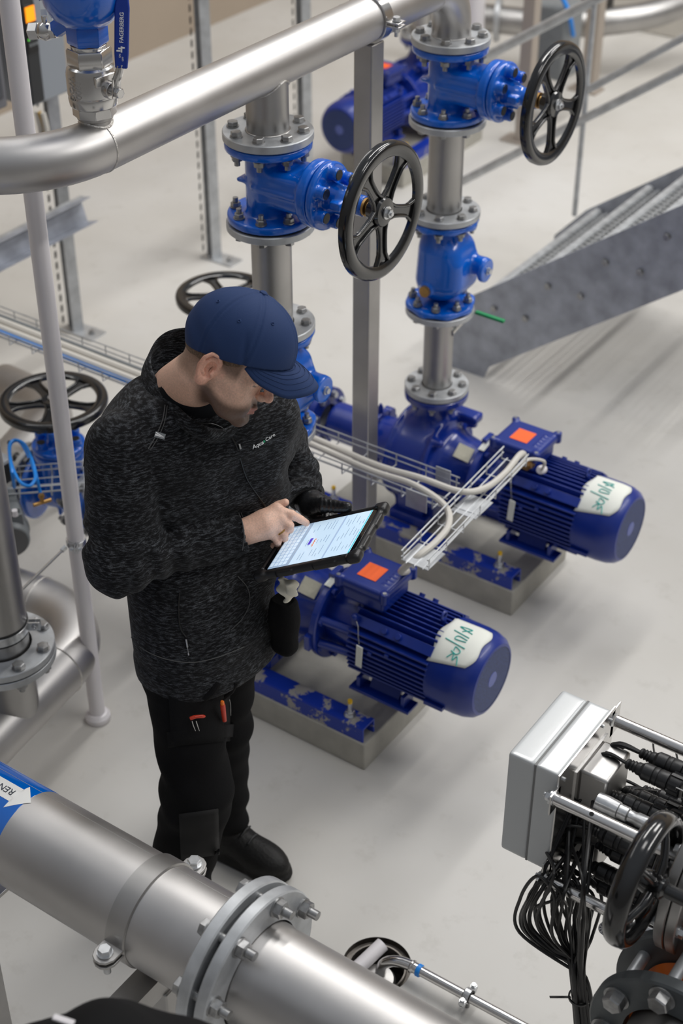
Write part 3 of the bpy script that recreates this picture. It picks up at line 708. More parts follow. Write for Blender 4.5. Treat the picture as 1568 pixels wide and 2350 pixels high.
M3 = Matrix.Translation((-4.10, 6.62, 0)) @ Matrix.Rotation(-PI / 2, 4, 'Z')
dup(pm, M3, 'far blue pump in the background at the top, its grille facing the camera', drop=('paper_note', 'hanging_tag', 'label'))
for i, y in enumerate(YP):
    pl = B().box((-2.165, y, .05), (.79, .38, .10))
    tag(obj('concrete_plinth', pl, concr, None, bevel=.004), ('raw concrete plinth under the front pump, its right corner near the grey box', 'raw concrete plinth under the right-hand pump behind the front motor')[i], 'plinth', 'concrete pump plinths')
tag(obj('concrete_plinth', B().box((-4.10, 6.58, .05), (.38, .79, .10)), concr, None, bevel=.004), 'raw concrete plinth under the far background pump', 'plinth', 'concrete pump plinths')
for y, lb_ in ((YP[0], 'grey steel reducer pipe on the suction side of the front pump'), (YP[1], 'grey steel reducer pipe on the suction side of the right-hand pump')):
    t = thing('reducer_pipe', lb_, 'pipe', Matrix.Translation((XC, y, .36)), group='suction reducer pipes')
    obj('pipe', B().lathe([(.052, -.77), (.052, -.62), (.056, -.52), (.056, -.48)], (0, 0, 0), (1, 0, 0), 40), steel_d, t)
    loose_flange(t, (-.748, 0, 0), (1, 0, 0), .052, .1125, .02, 8, .089, .044)

# ================================================================== white pole with clamp and tie rod
t = thing('white_pole', 'tall white painted round pole standing on a collar left of the man', 'pole', loc=(-2.55, 2.395, 0))
obj('pole', B().cyl((0, 0, 0), (0, 0, 3.2), .0232, n=32), whitep, t)
obj('foot_collar', B().lathe([(.0232, .03), (.030, .028), (.038, .018), (.0385, .004), (.036, 0)], (0, 0, 0), (0, 0, 1), 32, caps=False), whitep, t)
t = thing('pipe_clamp', 'small zinc pipe clamp with a thin tie rod, gripping the white pole', 'clamp', loc=(-2.55, 2.395, .665))
b = B().ring((0, 0, -.010), (0, 0, 1), .0235, .0275, .020, 32, .0005)
for a in (2.3, -.9):
    d = V((math.cos(a), math.sin(a), 0)); b.bar(d * .024, d * .046, .004, .02); b.bar(d * .024 + V((-d.y, d.x, 0)) * .007, d * .046 + V((-d.y, d.x, 0)) * .007, .003, .02)
obj('clamp_band', b, zinc_b, t)
for a in (2.3, -.9):
    d = V((math.cos(a), math.sin(a), 0)); c = d * .038 - V((-d.y, d.x, 0)) * .008; bolt(t, c + V((-d.y, d.x, 0)) * .02, V((-d.y, d.x, 0)), .018, .011, zinc_b, proj=.004)
rs = V((-.012, -.03, -.008)); re = V((-.035, -.232, -.075))
obj('rod_nut', B().hexn(rs, re - rs, .014, .016), zinc_b, t)
obj('tie_rod', B().cyl(rs, re, .004, n=10), steel_b, t)

# ================================================================== vertical pipe, flange pair, branch and big bend on the left
LX, LY = -2.555, 2.084
t = thing('riser_pipe', 'thick vertical stainless pipe at the left edge, rising from a bolted flange', 'pipe', loc=(LX, LY, 0))
obj('pipe', B().lathe([(.0775, .575), (.0775, 1.80), (.06, 1.86)], (0, 0, 0), (0, 0, 1), 48, caps=False), steel_d, t)
obj('stub', B().lathe([(.0755, .49), (.0755, .58)], (0, 0, 0), (0, 0, 1), 48, caps=False), steel_d, t)
b = B().ring((0, 0, .560), (0, 0, 1), .0765, .081, .026, 48, .001)
cl = obj('clamp_band', b, zinc_b, t)
obj('rubber_lining', B().ring((0, 0, .554), (0, 0, 1), .0765, .0795, .038, 48, .0005), rubber, t)
d = V((.80, .60, 0)); b = B(); pd = V((-.6, .8, 0))
for s_ in (-1, 1): b.bar(d * .078 + pd * s_ * .008 + V((0, 0, .573)), d * .112 + pd * s_ * .008 + V((0, 0, .573)), .004, .026)
obj('clamp_ear', b, zinc_b, cl)
bolt(cl, d * .098 + pd * .012 + V((0, 0, .573)), pd, .02, .014, zinc_b, proj=.006)
loose_flange(t, (0, 0, .512), (0, 0, 1), .079, .1425, .022, 8, .12, .05, .028)
obj('gasket', B().ring((0, 0, .4865), (0, 0, 1), .07, .12, .0035, 40), rubber, t)
tb_ = thing('bend_pipe', 'big stainless pipe bend at the left edge, with a flanged upright branch', 'pipe', Matrix.Translation((LX, LY, .25)) @ Matrix.Rotation(math.radians(8), 4, 'Z'))
obj('lower_flange', B().ring((0, 0, .214), (0, 0, 1), .079, .1425, .022, 48), galv, tb_)
obj('branch', B().lathe([(.0765, 0), (.0765, .20), (.082, .215), (.082, .236)], (0, 0, 0), (0, 0, 1), 48, caps=False), steel_d, tb_)
Rb = .225; ybn = .215
pth = [V((0, -1.6, 0)), V((0, -.6, 0)), V((0, 0, 0)), V((0, ybn, 0))] + [V((-Rb + Rb * math.cos(a), ybn + Rb * math.sin(a), 0)) for a in [PI / 2 * i / 16 for i in range(1, 17)]] + [V((-Rb - .20, ybn + Rb, 0))]
obj('bend', B().tube(pth, .082, 48), steel, tb_)
for p_, ax_ in (((0, ybn, 0), (0, 1, 0)), ((-Rb, ybn + Rb, 0), (1, 0, 0)), ((0, -.35, 0), (0, 1, 0))):
    obj('weld_seam', B().lathe([(.081, -.004), (.0845, 0), (.081, .004)], p_, ax_, 56, caps=False), weldm, tb_)
loose_flange(tb_, (-Rb - .19, ybn + Rb, 0), (1, 0, 0), .083, .14, .024, 8, .118, .05, .030, m=galv_d)

# grey actuator on the valve behind
t = thing('actuator', 'grey cast actuator with a round end cap, behind the riser pipe on the left', 'actuator', loc=(-3.02, 2.56, .40))
ad_ = V((.75, -.55, .0)).normalized()
ab = B(); ab.lathe([(.045, -.12), (.062, -.11), (.064, -.02), (.068, -.018), (.068, .0), (.062, .006), (.060, .05), (.054, .058), (0, .058)], (0, 0, 0), ad_, 40, caps=False)
ab.box((-.03, .02, .055), (.14, .10, .05), Matrix.Rotation(-.63, 3, 'Z')); ab.box((-.03, .02, .088), (.12, .09, .016), Matrix.Rotation(-.63, 3, 'Z'))
ab.cyl((-.10, .06, -.12), (-.10, .06, .02), .04, n=24)
obj('housing', ab, greyc, t, bevel=.004)
cp = B().lathe([(0, .0585), (.052, .0585), (.052, .061), (.048, .062), (0, .062)], (0, 0, 0), ad_, 40, caps=False); obj('end_cap', cp, mat('dark_grey_paint', srgb(92, 92, 92), 0, .45), t)
b = B(); b.cyl((-.09, .06, .02), (-.09, .06, .12), .026, n=24); b.box((-.09, .06, .15), (.07, .09, .07)); obj('switch_box', b, blackp, t, bevel=.004)
obj('box_lid', B().box((-.09, .06, .192), (.075, .095, .014)), mat('clear_lid', srgb(200, 202, 204), .1, .2), t, bevel=.003)
obj('cable_gland', B().cyl((.05, -.005, .085), (.05, -.005, .105), .009, n=16), whitep, t)

t = thing('insulated_duct', 'pale blurred pipe bend behind the handwheel at the left edge', 'pipe', loc=(0, 0, 0))
obj('bend', B().tube(catmull([(-3.85, 3.35, .25), (-3.62, 3.30, .28), (-3.45, 3.18, .33), (-3.36, 3.0, .36), (-3.30, 2.86, .365), (-3.20, 2.86, .365)], 6), .085, 40), steel, t)
loose_flange(t, (-3.195, 2.86, .365), (1, 0, 0), .086, .1125, .02, 8, .095, .04)

# blue air hose coil with a brass tee
hz = .62
def hp_(x, y, z=hz): return az(x, y, z)
path = [hp_(33, 1118, .55), hp_(28, 1085), hp_(22, 1040), hp_(26, 1016), hp_(44, 1013), hp_(62, 1040), hp_(78, 1078), hp_(80, 1100), hp_(68, 1115), hp_(48, 1108), hp_(32, 1082), hp_(23, 1050), hp_(22, 1020, .625), hp_(36, 1010, .625), hp_(58, 1022, .625), hp_(74, 1058, .625), hp_(84, 1095, .61), hp_(91, 1125, .57), hp_(96, 1143, .55)]
obj_h = tag(obj('air_hose', B().tube(catmull(path, 6), .0052, 10), cabled), 'coiled light blue air hose with a tee, near the left edge', 'hose')
for a_, b_ in ((22, 1016), (69, 1056)): obj('cable_tie', B().ball(hp_(a_, b_), .008, 10), blackp, obj_h)
q = hp_(97, 1153, .55); qd = (hp_(118, 1150, .55) - hp_(80, 1162, .55)).normalized()
tee = B(); tee.cyl(q - qd * .028, q + qd * .028, .006, n=12); tee.cyl(q, q + V((0, 0, .03)), .006, n=12); tee.hexn(q + V((0, 0, .018)), (0, 0, 1), .016, .012); obj('tee_fitting', tee, brass, obj_h)

# ================================================================== foreground pipe DN200
FY, FZ, FR = 1.439, .811, .106
t = thing('flow_pipe', 'large foreground stainless pipe with a blue band and white arrow, ending in a flange', 'pipe', loc=(0, FY, FZ))
obj('pipe', B().lathe([(FR, -3.2), (FR, -1.26), (FR - .004, -1.22), (FR - .004, -1.19)], (0, 0, 0), (1, 0, 0), 96, caps=False), steel, t)
def cylp(x, ang, r=FR): return V((x, r * math.cos(ang), r * math.sin(ang)))
sm = B()
for ang in (math.radians(212), math.radians(62)): sm.tube([cylp(x, ang, FR - .0002) for x in (-3.1, -1.25)], .0011, 6)
obj('long_seam', sm, steel_d, t)
bandm = mat('blue_marking_film', srgb(0, 96, 190), 0, .12, coat=.8)
bd = obj('marking_band', B().lathe([(FR, -3.0), (FR + .0006, -2.995), (FR + .0006, -1.776), (FR, -1.775)], (0, 0, 0), (1, 0, 0), 96, caps=False), bandm, t)
tag(bd, 'blue marking film wrapped round the pipe')
# white arrow sticker with the flow text, wrapped round the top
ac = math.radians(86)
def arrow_pt(x, s, r=FR + .0011):            # s: arc length from the arrow centre line, towards the back
    return cylp(x, ac + s / FR * -1, r)
ar = B(); outl = []; N = 24
tip = -1.764; neck = tip - .040; hw_, hh = .021, .038
cols = []
for i in range(8 + 1):
    x = tip - .040 * i / 8; cols.append((x, hh * i / 8))
cols.append((neck - .0001, hw_))
for i in range(1, 15): cols.append((neck - .03 * i, hw_))
vs = []; fs = []; K = 12
for x, h in cols:
    for k in range(K + 1): vs.append(arrow_pt(x, -h + 2 * h * k / K))
for i in range(len(cols) - 1):
    for k in range(K): fs.append((i * (K + 1) + k, i * (K + 1) + k + 1, (i + 1) * (K + 1) + k + 1, (i + 1) * (K + 1) + k))
aro = obj('flow_arrow', ar.add(vs, fs), mat('white_sticker', (.82, .82, .80), 0, .3), t)
tag(aro, 'white arrow sticker with the flow text')
tx = text_mb('RENTVANN', .0225, None, .0002, False, warp=lambda v: cylp(-1.870 - v.x, ac + v.y / FR, FR + .0016 + v.z))
tx2 = obj('lettering', tx, mat('dark_print', srgb(36, 46, 60), 0, .5), aro, smooth=False)
# flange pair
lf = obj('flange', B().ring((-1.250, 0, 0), (1, 0, 0), FR + .004, .170, .026, 64, .003), galv, t)
obj('gasket', B().ring((-1.224, 0, 0), (1, 0, 0), .11, .130, .014, 64), rubber, t)
for k in range(8):
    a = PI / 8 + k * PI / 4 + .0; bolt(lf, (-1.250, .1475 * math.cos(a), .1475 * math.sin(a)), (-1, 0, 0), .067, .031, zinc, proj=.020)
t = thing('outlet_pipe', 'large stainless pipe leaving the bolted flange at the bottom edge', 'pipe', loc=(0, FY, FZ))
obj('flange', B().ring((-1.209, 0, 0), (1, 0, 0), FR + .005, .170, .026, 64, .003), galv, t)
obj('pipe', B().lathe([(FR + .001, -1.205), (FR + .001, -1.172), (FR - .001, -1.165), (FR - .001, -.74)], (0, 0, 0), (1, 0, 0), 96, caps=False), steel, t)
# clamp round the foreground pipe and the square tube bracket under it
t = thing('pipe_clamp', 'wide two-bolt steel clamp band round the large foreground pipe', 'clamp', loc=(-1.45, FY, FZ))
bn = B().lathe([(FR + .0005, -.024), (FR + .005, -.022), (FR + .005, .022), (FR + .0005, .024)], (0, 0, 0), (1, 0, 0), 96, caps=False)
cb = obj('clamp_band', bn, steel_d, t)
for s_ in (-1, 1):
    for z in (.006, -.008):
        pts = [(-.024, 0), (.024, 0), (.024, .030), (.017, .044), (.006, .050), (-.006, .050), (-.017, .044), (-.024, .030)]
        M = Matrix(((1, 0, 0, 0), (0, s_, 0, s_ * (FR + .001)), (0, 0, 1, z - .003), (0, 0, 0, 1)))
        obj('clamp_ear', B().prism(pts, .006, M), steel_d, t, bevel=.001)
    bolt(t, (0, s_ * (FR + .028), .010), (0, 0, 1), .020, .024, zinc_b, proj=.022)
t = thing('pipe_bracket', 'square steel tube bracket on a post, under the clamp of the foreground pipe', 'bracket', loc=(-1.45, FY, 0))
zt = FZ - FR - .034
def sqt(b, a, c, s, w=.004):
    """open square tube from a to c"""
    a = V(a); c = V(c); d = (c - a).normalized(); u = V((0, 0, 1)) if abs(d.z) < .9 else V((0, 1, 0)); x = d.cross(u).normalized(); u = x.cross(d)
    o_ = [(-s, -s), (s, -s), (s, s), (-s, s)]; i_ = [(p * (s - w) / s, q * (s - w) / s) for p, q in o_]; vs = []
    for e_ in (a, c):
        for P in (o_, i_): vs += [e_ + x * p + u * q for p, q in P]
    fs = []
    for k in range(4):
        l = (k + 1) % 4; fs += [(k, l, 8 + l, 8 + k), (4 + l, 4 + k, 12 + k, 12 + l), (k, 4 + k, 4 + l, l), (8 + k, 8 + l, 12 + l, 12 + k)]
    b.add(vs, fs); return b
obj('cross_tube', sqt(B(), (0.03, -.165, zt), (0.03, .16, zt), .027), steel_d, t, smooth=False)
obj('post', B().box((.035, -.02, (zt - .027) / 2), (.056, .056, zt - .027)), steel_d, t, bevel=.004)
obj('saddle', B().box((.02, 0, zt + .031), (.03, .05, .018)), steel_d, t)
obj('foot_plate', B().box((.035, -.02, .004), (.14, .14, .008)), steel_d, t)
t = thing('pipe_bracket', 'plate bracket with a gusset under the blue-banded pipe at the left edge', 'bracket', loc=(-2.02, FY - .02, 0))
obj('top_plate', B().box((.04, 0, .60), (.22, .20, .010)), steel_d, t, bevel=.002)
obj('gusset', B().prism([(-.06, 0), (.02, 0), (-.06, .085)], .008, Matrix.Translation((.05, -.03, .605)) @ Matrix.Rotation(PI / 2, 4, 'X')), steel_d, t)
obj('post', B().box((0, 0, .298), (.08, .08, .595)), steel_d, t, bevel=.004)
obj('upright', B().box((-.02, 0, .652), (.01, .12, .10)), steel_d, t)

# black soft bag at the bottom edge
def bf(P):
    q = P.copy(); d = d_ell(q, (0, 0, 0), (.115, .11, .075)); d = smin(d, d_ell(q, (.08, .04, -.035), (.10, .12, .06)), .05); d = smin(d, d_ell(q, (-.09, -.04, -.035), (.09, .11, .055)), .04)
    return d + .004 * np.sin(q[:, 0] * 38 + q[:, 1] * 17) + .003 * np.sin(q[:, 1] * 45 - q[:, 2] * 60)
bagm = mat('black_cloth', (.007, .007, .0075), 0, .85, spec=.2)
bag = thing('shoulder_bag', 'rounded black fabric bag with a white tab, cut off by the bottom edge', 'bag', loc=tuple(CAM + ray(262, 2452) * 2.3))
fobj('body', bf, (-.30, -.24, -.14), (.30, .24, .12), .008, bagm, bag, 2)
b = B(); c = (CAM + ray(146, 2341) * 2.262) - (CAM + ray(262, 2452) * 2.3); b.box(c, (.034, .010, .004), Matrix.Rotation(.25, 3, 'Z')); obj('white_tab', b, whitep, bag, bevel=.001)

# ================================================================== floor drain, its white inlet and the thin stainless drain pipe
t = thing('floor_drain', 'round open floor drain with a steel rim, below the man', 'drain', loc=(DR[0], DR[1], 0))
darkst = mat('stained_steel', (.17, .155, .14), .8, .45, var=.4, vscale=25)
obj('rim', B().lathe([(.088, -.001), (.088, -.02), (.076, -.022), (.074, -.010), (.070, -.010), (.070, -.05)], (0, 0, 0), (0, 0, 1), 56, caps=False), darkst, t)
obj('bowl', B().lathe([(.088, -.004), (.088, -.12), (0.0, -.13)], (0, 0, 0), (0, 0, 1), 56, caps=False), darkst, t)
obj('water_trap', B().lathe([(.050, -.10), (.050, -.035), (.044, -.026), (.02, -.022), (0, -.021)], (.010, -.018, 0), (0, 0, 1), 40, caps=False), steel_d, t)
t2 = tag(obj('white_tube', B().lathe([(.019, 0), (.019, .10), (.016, .10), (.016, 0)], (DR[0] - .045, DR[1] - .035, -.02), (.012, .050, .012), 24, close=True), whitep), 'short white plastic tube lying in the floor drain', 'tube')
t = thing('drain_pipe', 'thin stainless pipe with an elbow leading from the floor drain to the right', 'pipe')
zp = .042; y_ = DR[1] + .015
pth = catmull([(DR[0] + .012, y_ - .018, -.03), (DR[0] + .018, y_ - .012, .012), (DR[0] + .045, y_ - .004, .036), (DR[0] + .085, y_ + .003, zp), (DR[0] + .12, y_ + .003, zp)], 8)
obj('elbow', B().tube(pth, .0145, 24), steel_b, t)
obj('pipe', B().cyl((DR[0] + .11, y_ + .003, zp), (-.45, y_ + .012, zp), .0125, n=24), steel_b, t)
tag(obj('sealing_ring', B().ring((DR[0] + .108, y_ + .003, zp), (1, 0, 0), .012, .0165, .012, 24), cabled, t), 'blue sealing ring')
obj('socket_bead', B().lathe([(.014, 0), (.0175, .004), (.0175, .008), (.014, .012)], (DR[0] + .088, y_ + .003, zp), (1, 0, 0), 24), steel_b, t)
t = thing('pipe_clamp', 'small zinc clamp with rubber lining holding the thin drain pipe', 'clamp', loc=(-1.108, y_ + .008, zp))
obj('rubber_lining', B().ring((-.010, 0, 0), (1, 0, 0), .013, .017, .020, 32, .0005), rubber, t)
obj('clamp_band', B().ring((-.008, 0, 0), (1, 0, 0), .017, .0195, .016, 32, .0005), zinc_b, t)
for s_ in (-1, 1): obj('clamp_ear', B().box((0, s_ * .026, .0), (.016, .016, .010)), zinc_b, t, bevel=.001); bolt(t, (0, s_ * .027, .006), (0, 0, 1), .012, .012, zinc_b, proj=.004)
obj('stand_rod', B().cyl((0, 0, -zp), (0, 0, -.018), .006, n=12), zinc, t)

# ================================================================== wire cable trays with cables
def tray(name_label, A, Bp, wd, h=.036, side=None, group='wire cable trays', step=.10, wr=.0022, brk=()):
    """mesh basket from A to Bp (centre line of the bottom)"""
    A = V(A); Bp = V(Bp); d = (Bp - A).normalized(); s_ = V((0, 0, 1)).cross(d).normalized(); L = (Bp - A).length
    t = thing('cable_tray', name_label, 'cable tray', Matrix.Translation(A), group=group); b = B()
    def P(u, v, z): return d * u + s_ * v + V((0, 0, z))
    for v, z in ((-wd / 2, h), (-wd / 2, h * .45), (wd / 2, h), (wd / 2, h * .45)): b.tube([P(0, v, z), P(L, v, z)], wr, 6)
    for k in range(3): v = -wd * .32 + wd * .32 * k; b.tube([P(0, v, 0), P(L, v, 0)], wr, 6)
    n = int(L / step)
    for i in range(n + 1):
        u = .01 + (L - .02) * i / n; b.tube([P(u, -wd / 2, h), P(u, -wd / 2, 0), P(u, wd / 2, 0), P(u, wd / 2, h)], wr, 6)
    obj('wire_mesh', b, galv, t)
    for (u, v, a_, w__, hh_) in brk:
        obj('bracket_plate', B().box(P(u, v, hh_), (w__[0], w__[1], w__[2])), galv, t, bevel=.001)
    return t
tray('wire mesh cable tray with white and blue cables, passing behind the man', (-4.6, 3.125, .685), (-1.80, 3.125, .685), .13, brk=((2.74, -.07, 0, (.07, .003, .06), .01), (2.745, .065, 0, (.05, .003, .055), .02)))
tray('short wire mesh cable tray between the two terminal boxes', (-1.705, 2.80, .690), (-1.735, 3.40, .690), .080, brk=((.05, -.0, 0, (.085, .09, .003), .0), (.33, 0, 0, (.08, .10, .003), -.002)))
def cable(label, pts, r, m, k=8, name='cable', group=None, n=10):
    return tag(obj(name, B().tube(catmull(pts, k), r, n), m), label, 'cable', group)
cable('white armoured cable from the tray to the right-hand motor', [(-2.6, 3.15, .70), (-2.3, 3.15, .70), (-2.05, 3.13, .705), (-1.90, 3.14, .71), (-1.77, 3.14, .715), (-1.725, 3.20, .708), (-1.715, 3.3, .708), (-1.725, 3.40, .71), (-1.76, 3.50, .65), (-1.81, 3.61, .54)], .0095, cablew)
cable('white armoured cable from the tray to the front motor', [(-2.6, 3.12, .70), (-2.3, 3.12, .70), (-2.05, 3.10, .703), (-1.90, 3.10, .71), (-1.77, 3.06, .712), (-1.72, 3.00, .702), (-1.71, 2.92, .698), (-1.72, 2.84, .69), (-1.77, 2.84, .62), (-1.80, 2.93, .55)], .0095, cablew)
cable('thin white cable running to the side gland of the right-hand terminal box', [(-1.70, 3.3, .704), (-1.70, 3.40, .705), (-1.69, 3.50, .65), (-1.745, 3.60, .54)], .0048, cablew)
for i, (v, r, m, lb) in enumerate(((3.105, .013, cablew, 'thick white cable'), (3.14, .013, cablew, 'thick pale cable'), (3.165, .008, greyc, 'grey cable'), (3.085, .006, cabled, 'bright blue hose'))):
    cable(lb + ' lying in the left part of the wire tray', [(-4.6, v, .70), (-4.0, v + .005 * (i % 2), .70), (-3.4, v, .70), (-2.8, v - .004, .70), (-2.55, v, .70)], r, m)
gl = B(); gl.hexn((-1.80, 3.605, .535), (0, .6, -.25), .028, .016); gl.cyl((-1.80, 3.59, .543), (-1.80, 3.645, .52), .012, n=16); tag(obj('cable_gland', gl, brass), 'nickel cable gland on the right-hand terminal box', 'cable gland')
gl = B(); gl.lathe([(.010, 0), (.014, .01), (.014, .03)], (-1.745, 3.585, .55), (0, .6, -.25), 16); tag(obj('cable_gland', gl, whitep), 'white plastic cable gland on the right-hand terminal box', 'cable gland')
for i, (x, y) in enumerate(((-2.2, 3.125), (-3.4, 3.2), (-4.2, 3.2))):
    if i: tag(obj('tray_leg', B().box((x, y + .0, .342), (.03, .03, .684)).box((x, y, .004), (.09, .09, .008)), galv, bevel=.001), ('', 'thin galvanized leg under the cable tray behind the white pole', 'thin galvanized leg under the far left end of the cable tray')[i], 'post')
tray('small wire tray corner beside the blue hose coil', (-3.20, 2.52, .50), (-2.90, 2.80, .50), .12, brk=())

# green lever behind the lower right flange
t = thing('ball_valve', 'small valve with a bright green lever beside the lower right flange', 'valve', loc=(0, 0, 0))
ga = V((XC + .07, YP[1] + .12, 1.0)); gb_ = aY(1092, 716, YP[1] + .10); gc = aY(1158, 738, YP[1] + .10)
gr = B().bar(gb_, gc, .016, .010); obj('lever_grip', gr, mat('green_vinyl_grip', srgb(20, 140, 84), 0, .4), t, bevel=.003)
obj('lever', B().bar(gb_ - (gc - gb_).normalized() * .05, gb_, .014, .003).cyl(gb_ - (gc - gb_).normalized() * .045 - V((0, 0, .03)), gb_ - (gc - gb_).normalized() * .045, .008), steel_b, t)
obj('body', B().cyl(V((XC + .04, YP[1], gb_.z - .04)), gb_ - (gc - gb_).normalized() * .045 - V((0, -.01, .035)), .013), steel_b, t)

# ================================================================== lamp reactor assembly on the right: control box on rods
XP = -.862
boxm = mat('light_grey_enamel', srgb(190, 193, 194), 0, .28, coat=.4)
t = thing('control_box', 'light grey sheet steel control box at the right, carried by round steel rods', 'box', loc=(XP, 2.09, .935))
fobj('lid', lambda P: d_box(P, (-.0830, 0, 0), (.0300, .112, .135), None, .005), (-.125, -.13, -.15), (-.04, .13, .15), .004, boxm, t, 1)
fobj('housing', lambda P: d_box(P, (-.0262, 0, 0), (.0265, .112, .135), None, .003), (-.07, -.13, -.15), (.01, .13, .15), .004, boxm, t, 1)
obj('joint', B().box((-.0530, 0, 0), (.004, .2225, .2685)), mat('joint_shadow_gap', srgb(120, 120, 120), 0, .6), t)
pl = B(); pl.box((.002, 0, 0), (.004, .240, .285)); pl.box((.002, -.128, .085), (.004, .04, .05)); pl.box((.002, -.128, -.105), (.004, .04, .05)); pl.box((.002, .125, .10), (.004, .04, .07))
plate = obj('mounting_plate', pl, steel_b, t, bevel=.001)
for y, z in ((-.10, .12), (.10, .12), (-.10, -.12), (.06, .135)): obj('screw', B().cyl((.004, y, z), (.008, y, z), .004, n=12), zinc_b, plate)
ibx = obj('rear_cover', B().box((.036, .022, -.045), (.062, .105, .265)), steel_d, t, bevel=.006)
obj('cover_flange', B().box((.0055, .022, -.045), (.003, .135, .275)), steel_b, ibx)
RODS = [(1.957, 1.030), (2.205, 1.045), (1.957, .800), (2.205, .815)]
for i, (y, z) in enumerate(RODS):
    lb = ('nearest upper', 'far upper', 'nearest lower', 'far lower')[i]
    t = thing('support_rod', lb + ' horizontal round stainless rod holding the grey control box', 'rod', loc=(XP, y, z), group='support rods')
    obj('rod', B().cyl((.006 if i != 1 else .010, 0, 0), (.40, 0, 0), .0125, n=32), steel_b, t)
    b = B(); b.cyl((-.004, 0, 0), (.006, 0, 0), .015, n=24); b.hexn((-.004, 0, 0), (-1, 0, 0), .018, .010); b.cyl((-.012, 0, 0), (-.018, 0, 0), .005, n=12)
    obj('end_nut', b, zinc_b, t)
    if i in (0, 2): obj('cross_hole', B().cyl((.085, -.0052, .0108), (.085, -.0056, .0114), .0048, n=16), blackp, t)
# reactor end flange and chamber at the right edge
t = thing('reactor_vessel', 'round stainless reactor vessel with a bolted end flange at the right edge', 'vessel', loc=(-.60, 2.05, .92))
rf = obj('end_flange', B().ring((0, 0, 0), (1, 0, 0), .05, .168, .020, 72, .002), steel_d, t)
obj('counter_flange', B().ring((.0225, 0, 0), (1, 0, 0), .05, .168, .020, 72, .002), steel_d, t)
for k in range(12):
    a = k * PI / 6 + .1; bolt(rf, (0, .150 * math.cos(a), .150 * math.sin(a)), (-1, 0, 0), .0425, .018, zinc_b)
obj('chamber', B().lathe([(.132, .04), (.132, .9)], (0, 0, 0), (1, 0, 0), 72), steel, t)
obj('cap_ring', B().lathe([(.09, 0), (.12, -.004), (.12, -.016), (.05, -.018)], (0, 0, 0), (1, 0, 0), 72, caps=False), steel_d, t)
# lamp connectors: black cable plugs parallel to the rods
def plug_b():
    b = B(); r = [(.0, -.004)]
    b.lathe([(.0055, -.002), (.0075, 0), (.0082, .004), (.0065, .006), (.0086, .009), (.007, .012), (.0092, .015), (.0078, .018), (.0098, .022), (.0098, .030)], (0, 0, 0), (1, 0, 0), 20)
    b.lathe([(.0098, .028), (.0135, .034), (.0138, .052), (.0128, .053), (.0138, .055), (.0138, .062), (.0130, .063), (.0140, .066), (.0140, .082), (.012, .084)], (0, 0, 0), (1, 0, 0), 24)
    b.v = [V((v.x * 1.08, v.y * 1.35, v.z * 1.35)) for v in b.v]; return b
def nut_b(x, n=8, r=.0175, h=.026):
    b = B().lathe([(r - .003, 0), (r - .001, .003), (r - .001, h - .003), (r - .003, h)], (x, 0, 0), (1, 0, 0), 24)
    for k in range(n):
        a = 2 * PI * k / n; b.box((x + h / 2, (r - .001) * math.cos(a), (r - .001) * math.sin(a)), (h - .004, .005, .004), Matrix.Rotation(a - PI / 2, 3, 'X'))
    b.v = [V((v.x * 1.08, v.y * 1.35, v.z * 1.35)) for v in b.v]; return b
PL = []
for i, (px, py, X) in enumerate(((1472, 1728, -.775), (1440, 1752, -.785), (1398, 1822, -.800), (1432, 1815, -.79), (1478, 1812, -.775), (1356, 1902, -.812), (1372, 1938, -.80), (1338, 1978, -.815), (1342, 2012, -.81), (1395, 1880, -.79))):
    PL.append(aX(px, py, X))
proto = None
lbs = ('uppermost black lamp plug, next to the far steel rod', 'second black lamp plug from the top, with its cable hanging straight down', 'black lamp plug just above the nearest upper steel rod', 'black lamp plug half hidden behind the one above the near rod',
       'black lamp plug at the back between the upper rods', 'black lamp plug just below the nearest upper steel rod', 'black lamp plug behind the big black handwheel, under the rod', 'lowest clear black lamp plug, above the lower steel rod', 'black lamp plug touching the nearest lower steel rod', 'black lamp plug beside the worn metal sleeve')
for i, p in enumerate(PL):
    if proto is None:
        proto = thing('cable_plug', lbs[0], 'plug', Matrix.Translation(p), group='black lamp plugs')
        obj('plug_body', plug_b(), blackp, proto); obj('ribbed_nut', nut_b(.084), blackp, proto); obj('ribbed_nut', nut_b(.116, 10, .0195, .024), blackp, proto)
        obj('sleeve', B().lathe([(.021, .15), (.023, .155), (.023, .24)], (0, 0, 0), (1, 0, 0), 24), blackp, proto)
        obj('bail_clip', B().tube([(.112, -.021, .008), (.112, -.021, .016), (.150, -.021, .016), (.156, -.018, .006)], .0012, 6), steel_b, proto)
    else: dup(proto, Matrix.Translation(p), lbs[i])
mw = B(); q = aX(1372, 1838, -.80)
mw.lathe([(.018, 0), (.019, .02), (.017, .045), (.015, .047), (.015, .065), (.012, .068), (.012, .082), (.014, .085), (.014, .13)], q, (1, 0, 0), 28); tag(obj('sensor_sleeve', mw, zinc_b), 'worn silver metal sleeve lying just behind the nearest upper rod', 'sleeve')

